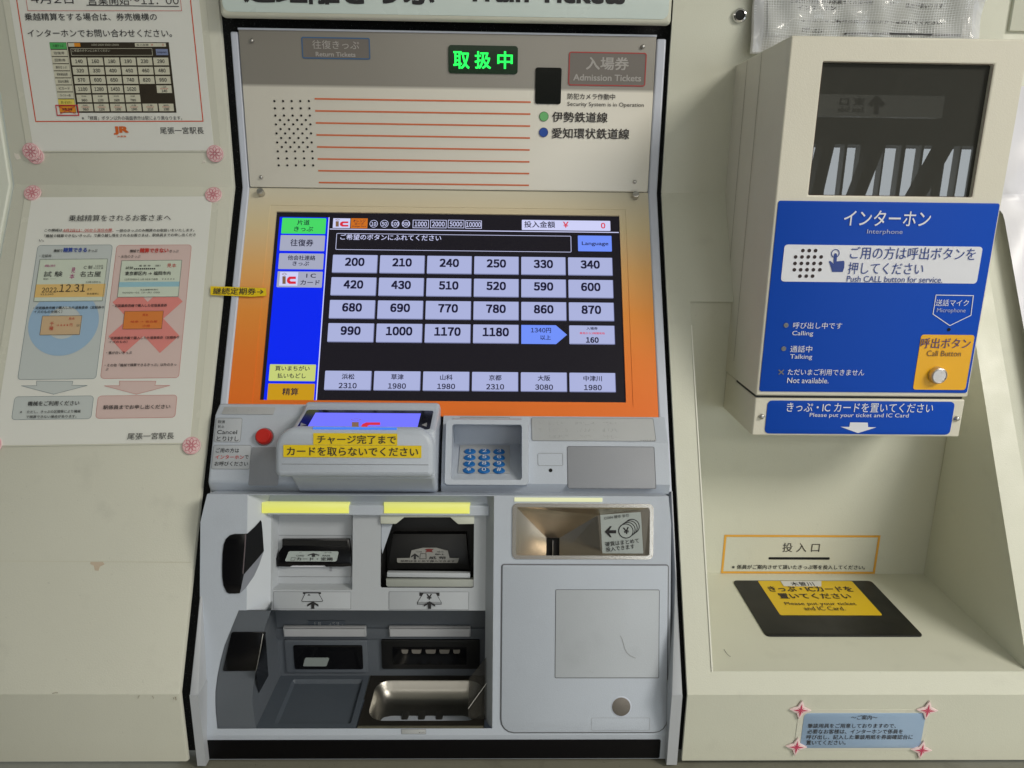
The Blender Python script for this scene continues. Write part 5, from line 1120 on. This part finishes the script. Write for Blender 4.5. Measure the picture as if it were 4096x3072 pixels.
for pts, f, l in (([(255, 299), (750, 301), (640, 1191), (118, 1191)], PB, LB), ([(778, 299), (1275, 301), (1187, 1185), (668, 1183)], PR, LR), ([(100, 1302), (622, 1303), (610, 1457), (80, 1456)], PB, LB), ([(652, 1296), (1175, 1298), (1167, 1449), (638, 1447)], PR, LR)):
    o = rr(*para(pts), .004); mb = MB(); mb.slab(N2, o, .0004, .0007); mb.build('field', f, n2); mb = MB(); outline(mb, N2, o, .0004, .0009); mb.build('field_line', l, n2)
for dx_, f, l in ((0, PB, LB), (550, PR, LR)):
    o = pl(N2, 'B', [(246 + dx_, 1203), (487 + dx_, 1204), (480 + dx_ + (0 if dx_ else 0), 1231), (582 + dx_ - (2 if dx_ else 0), 1232), (358 + dx_, 1290), (145 + dx_, 1234), (246 + dx_, 1233)])
    mb = MB(); mb.plate(N2, o, n=.0007); mb.build('block_arrow', f, n2); mb = MB(); stroke(mb, N2, o, .0004, .0009, True); mb.build('field_line', l, n2)
BL2 = mat('bold_blue_print', (44, 70, 160), .5)
T2('機械で', 357, 415, 336, 20, bold=.01); T2('精算できる', 420, 577, 331, 31, BL2, .03); T2('きっぷ', 585, 646, 336, 18, bold=.01)
T2('機械で', 862, 922, 338, 20, bold=.01); T2('精算できない', 928, 1118, 334, 31, RED, .03); T2('きっぷ', 1125, 1185, 339, 18, bold=.01)
T2('・定期券', 262, 342, 371, 20); T2('・水色のきっぷ', 788, 932, 374, 20)
cir = N2.at('B', 425, 815); rdo = N2.at('B', 650, 815)[0] - cir[0]; 
def annul(r0, r1): k = 48; mb = MB(); mb.ring(N2, circ(*cir, r0, k), circ(*cir, r1, k), .0010); return mb
annul(.0405, .0200).build('blue_ring', mat('ring_blue_print', (156, 186, 214), .5), n2)
xc = N2.at('B', 970, 790); a_ = .0165; ro_ = []
cr2 = [(-1, -2), (0, -1), (1, -2), (2, -1), (1, 0), (2, 1), (1, 2), (0, 1), (-1, 2), (-2, 1), (-1, 0), (-2, -1)]
mb = MB(); mb.plate(N2, [(xc[0] + p[0] * a_ * 1.24, xc[1] + p[1] * a_ * 1.28) for p in cr2], n=.0010); mb.build('red_cross', mat('cross_red_print', (224, 138, 132), .5), n2)
def ticket(pts, f, nm, n=.0014):
    o = rr(*para(pts)); mb = MB(); mb.slab(N2, o, n - .0003, n); mb.build(nm, f, n2); mb = MB(); outline(mb, N2, o, .0004, n + .0002); mb.build('ticket_line', mat('ticket_line_grey', (84, 88, 90), .5), n2)
TKW = mat('ticket_pale_green', (206, 216, 200), .5); TKO = mat('ticket_orange', (220, 130, 60), .5)
ticket([(270, 394), (720, 396), (684, 676), (228, 674)], TKW, 'ticket_sample')
mb = MB(); mb.slab(N2, rr(*para([(240, 560), (708, 562), (690, 648), (235, 646)])), .0013, .0015); mb.build('ticket_band', mat('ticket_amber', (226, 190, 120), .5), n2)
ticket([(812, 402), (1212, 404), (1186, 648), (782, 646)], TKW, 'ticket_sample')
mb = MB(); mb.slab(N2, rr(*para([(797, 546), (1196, 546), (1192, 580), (792, 578)])), .0013, .0015); mb.build('ticket_band', mat('ticket_sky', (152, 196, 210), .5), n2)
ticket([(286, 769), (550, 771), (532, 899), (268, 897)], mat('ticket_beige', (204, 176, 140), .5), 'ticket_sample'); ticket([(832, 738), (1090, 740), (1076, 860), (816, 858)], TKO, 'ticket_sample')
T2('試 験', 292, 415, 491, 36); T2('名古屋', 530, 670, 491, 36); MG2 = mat('magenta_print', (176, 48, 130), .5); T2('見', 473, 500, 465, 34, MG2); T2('本', 462, 494, 506, 34, MG2)
T2('通勤1箇月', 296, 366, 436, 15, MG2); T2('C 制', 556, 612, 446, 24); T2('12345', 632, 684, 437, 12); T2('R123 湊', 622, 684, 452, 12); T2('経由：---', 288, 370, 523, 12)
T2('2022', 278, 375, 597, 32); T2('.12.31', 380, 566, 584, 50); T2('まで', 580, 610, 592, 14); T2('12月1日から', 568, 668, 545, 14); T2('¥12,345', 268, 355, 626, 12); T2('名古屋駅1', 576, 655, 622, 12)
T2('見本', 1108, 1170, 434, 26, RED); T2('試験', 834, 884, 450, 18); T2('乗 車 券  （幹）', 922, 1065, 436, 13); T2('■■■■■■■■■■■', 888, 1030, 456, 8); T2('東京都区内 → 福岡市内', 830, 1132, 486, 26, bold=.01); T2('12月30日から 1月 5日まで有効', 826, 1046, 526, 13); T2('¥ ※※※※', 1074, 1158, 524, 10)
T2('名古屋駅MR発行', 930, 1050, 595, 10); T2('50005-01  (3-共)  C09', 812, 1060, 614, 12)
T2('・近距離券売機で購入した片道乗車券（定期券サ', 222, 692, 714, 20, bold=.008); T2('イズのものを除く）', 224, 412, 741, 20, bold=.008)
T2('・近距離券売機で購入した往復乗車券', 748, 1108, 700, 20, bold=.008); T2('・近距離券売機で購入した片道乗車券（定期券サ', 720, 1190, 914, 20, bold=.008); T2('イズのもの）', 722, 846, 941, 18, bold=.008)
T2('見本', 455, 496, 787, 16, RED); T2('千\n種', 328, 356, 836, 56, RED); T2('→ ※※※円', 376, 480, 830, 20, RED); T2('0143', 508, 528, 832, 14); T2('見本', 945, 985, 762, 16, RED); T2('岐阜 → 名古屋', 868, 1045, 806, 14, RED); T2('小児', 945, 995, 835, 16, RED)
T2('・裏が白いきっぷ', 706, 875, 1013, 20, bold=.008); T2('・その他「機械で精算できるきっぷ」以外のきっ', 695, 1170, 1094, 20, bold=.008); T2('ぷ', 700, 720, 1124, 16, bold=.008)
T2('機械をご利用ください', 185, 526, 1349, 32, bold=.01); T2('※　ただし、きっぷの区間等により機械', 134, 534, 1404, 20, bold=.006); T2('で精算できない場合があります。', 174, 508, 1437, 20, bold=.006)
T2('駅係員までお申し出ください', 685, 1130, 1373, 28, bold=.01); T2('尾張一宮駅長', 846, 1155, 1566, 44)

# round flower stickers
SPK = mat('sticker_pink', (238, 208, 208), .4); SMG = mat('sticker_magenta', (206, 62, 100), .45)
def flower(fr, c, x, y, rot, label, n0=.002):
    u, v = fr.at(c, x, y, n0); r = .0100
    t = thing('flower_sticker', fr.pt(u, v, 0), label, 'sticker', 'round pink flower stickers holding the notices')
    mb = MB(); mb.slab(fr, circ(u, v, r, 36), n0 - .0012, n0 + .0009, .0005); mb.build('disc', SPK, t)
    mb = MB(); outline(mb, fr, circ(u, v, r * .965, 36), .0004, n0 + .0015); mb.build('rim_line', mat('sticker_rim', (222, 130, 150), .45), t)
    for k in range(8):
        a = rot + k * math.pi / 4; q = []
        for i in range(15):
            s = i / 14; w_ = .19 * math.sin(math.pi * min(1, s * 1.0)) ** .8 * (.35 + s) ; q.append((s, w_))
        half = [(.12 + .70 * s, .30 * math.sin(math.pi * s ** 1.5)) for s in [i / 8 for i in range(9)]]
        loop = [(a_, b_ * .62) for a_, b_ in half] + [(a_, -b_ * .62) for a_, b_ in reversed(half[1:-1])]
        pts = [(u + r * (p[0] * math.cos(a) - p[1] * math.sin(a)), v + r * (p[0] * math.sin(a) + p[1] * math.cos(a))) for p in loop]
        mb = MB(); stroke(mb, fr, pts, .00042, n0 + .0016 + k * .00001, True); mb.build('petal', SMG, t)
    return t
flower(V, 'A', 236, 1032, .5, 'pink flower sticker peeking out from under another, below the upper notice', .0010)
flower(V, 'A', 208, 1005, 0.1, 'pink flower sticker overlapping a second one, below the upper notice', .0036)
flower(V, 'A', 1428, 1020, 0.05, 'pink flower sticker by the black gap, at the lower corner of the upper notice')
flower(S, 'A', 217, 1281, .35, 'pink flower sticker at the top corner of the lower notice, away from the machine')
flower(S, 'A', 1417, 1293, .2, 'pink flower sticker at the top corner of the lower notice, beside the black gap')
flower(S, 'B', 1272, 1630, 0, 'pink flower sticker at the bottom corner of the lower notice')
flower(S, 'B', -48, 1624, 0, 'pink flower sticker cut off by the picture edge under the lower notice')
for pts, lb in (([(92, 1014), (108, 1022), (122, 1020), (134, 1052), (112, 1060), (100, 1044)], 'torn white tape scrap on the panel beside the doubled flower sticker'), ([(1345, 1066), (1358, 1064), (1364, 1080), (1354, 1076), (1342, 1084)], 'tiny pinkish tape scrap under the sticker by the black gap')):
    mb = MB(); mb.slab(V, pl(V, 'A', pts, .0005), 0, .0006); mb.build('tape_scrap', mat('tape_scrap_white', (226, 220, 210), .5), None, label=lb, cat='tape scrap')

# blue notice + star stickers on the lip
LQ = Fr((0, S.pt(0, vb).y, 1.4), (1, 0, 0), (0, -1, 0))
bn = thing('notice', LQ.p3('Q', 1230, 640), 'small pale blue laminated notice on the lip under the console shelf', 'notice')
q = [LQ.at('Q', *p) for p in ((860, 536), (1598, 538), (1584, 754), (845, 745))]
u0, v0, u1, v1 = (q[0][0] + q[3][0]) / 2, (q[0][1] + q[1][1]) / 2, (q[1][0] + q[2][0]) / 2, (q[2][1] + q[3][1]) / 2
mb = MB(); mb.slab(LQ, rr(u0 - .006, v0 - .004, u1 + .004, v1 + .0035, .003), 0.0001, .0005); mb.build('film', FILM, bn)
mb = MB(); mb.slab(LQ, rr(u0, v0, u1, v1, .005), .0005, .0009, .0002); mb.build('card', mat('notice_blue', (150, 176, 206), .35, var=.08, coat=.4), bn)
def bT(s, xl, xr, yc, h, bold=.006): T(bn, LQ, 'Q', s, xl, xr, yc, h, INKB, n=.0013, bold=bold)
bT('〜ご案内〜', 1155, 1315, 566, 28); bT('筆談用具をご用意しておりますので、', 890, 1430, 617, 28); bT('必要なお客様は、インターホンで係員を', 887, 1472, 652, 28); bT('呼び出し、記入した筆談用紙を券面確認台に', 882, 1532, 686, 28); bT('置いてください。', 880, 1122, 720, 27)
for x, y, lb in ((845, 521, 'pink star sticker at the top of the blue notice, on its machine side'), (1622, 523, 'pink star sticker at the top of the blue notice, on its far side'), (820, 746, 'pink star sticker at the bottom of the blue notice, on its machine side'), (1586, 766, 'pink star sticker at the bottom of the blue notice, on its far side')):
    u, v = LQ.at('Q', x, y, .002); t = thing('star_sticker', LQ.pt(u, v), lb, 'sticker', 'pink star stickers holding the blue notice')
    r = .0117; out = []
    for k in range(16):
        a = math.radians(k * 22.5 + 3); rad = (1, .60, .46, .60)[k % 4]; out.append((u + r * rad * math.cos(a), v + r * rad * math.sin(a)))
    mb = MB(); mb.slab(LQ, out, .0009, .0024, .0005); mb.build('star', mat('star_pale', (240, 214, 214), .4), t)
    for k in range(8):
        a = math.radians(k * 45 + 3); L_ = r * (.68 if k % 2 == 0 else .40); c_, s_ = math.cos(a), math.sin(a)
        pts = [(u, v), (u + L_ * .4 * c_ - L_ * .13 * s_, v + L_ * .4 * s_ + L_ * .13 * c_), (u + L_ * c_, v + L_ * s_), (u + L_ * .4 * c_ + L_ * .13 * s_, v + L_ * .4 * s_ - L_ * .13 * c_)]
        mb = MB(); mb.plate(LQ, pts, n=.0027 + k * 1e-5); mb.build('ray', SMG, t)
# stray hair on the shelf
mb = MB(); stroke(mb, FLR, pl(FLR, 'P', [(376, 1375), (390, 1398), (404, 1412), (416, 1420)]), .0005, .0005); mb.build('hair_strand', INKB, None, label='short dark hair lying on the console shelf', cat='hair')
flush_text()
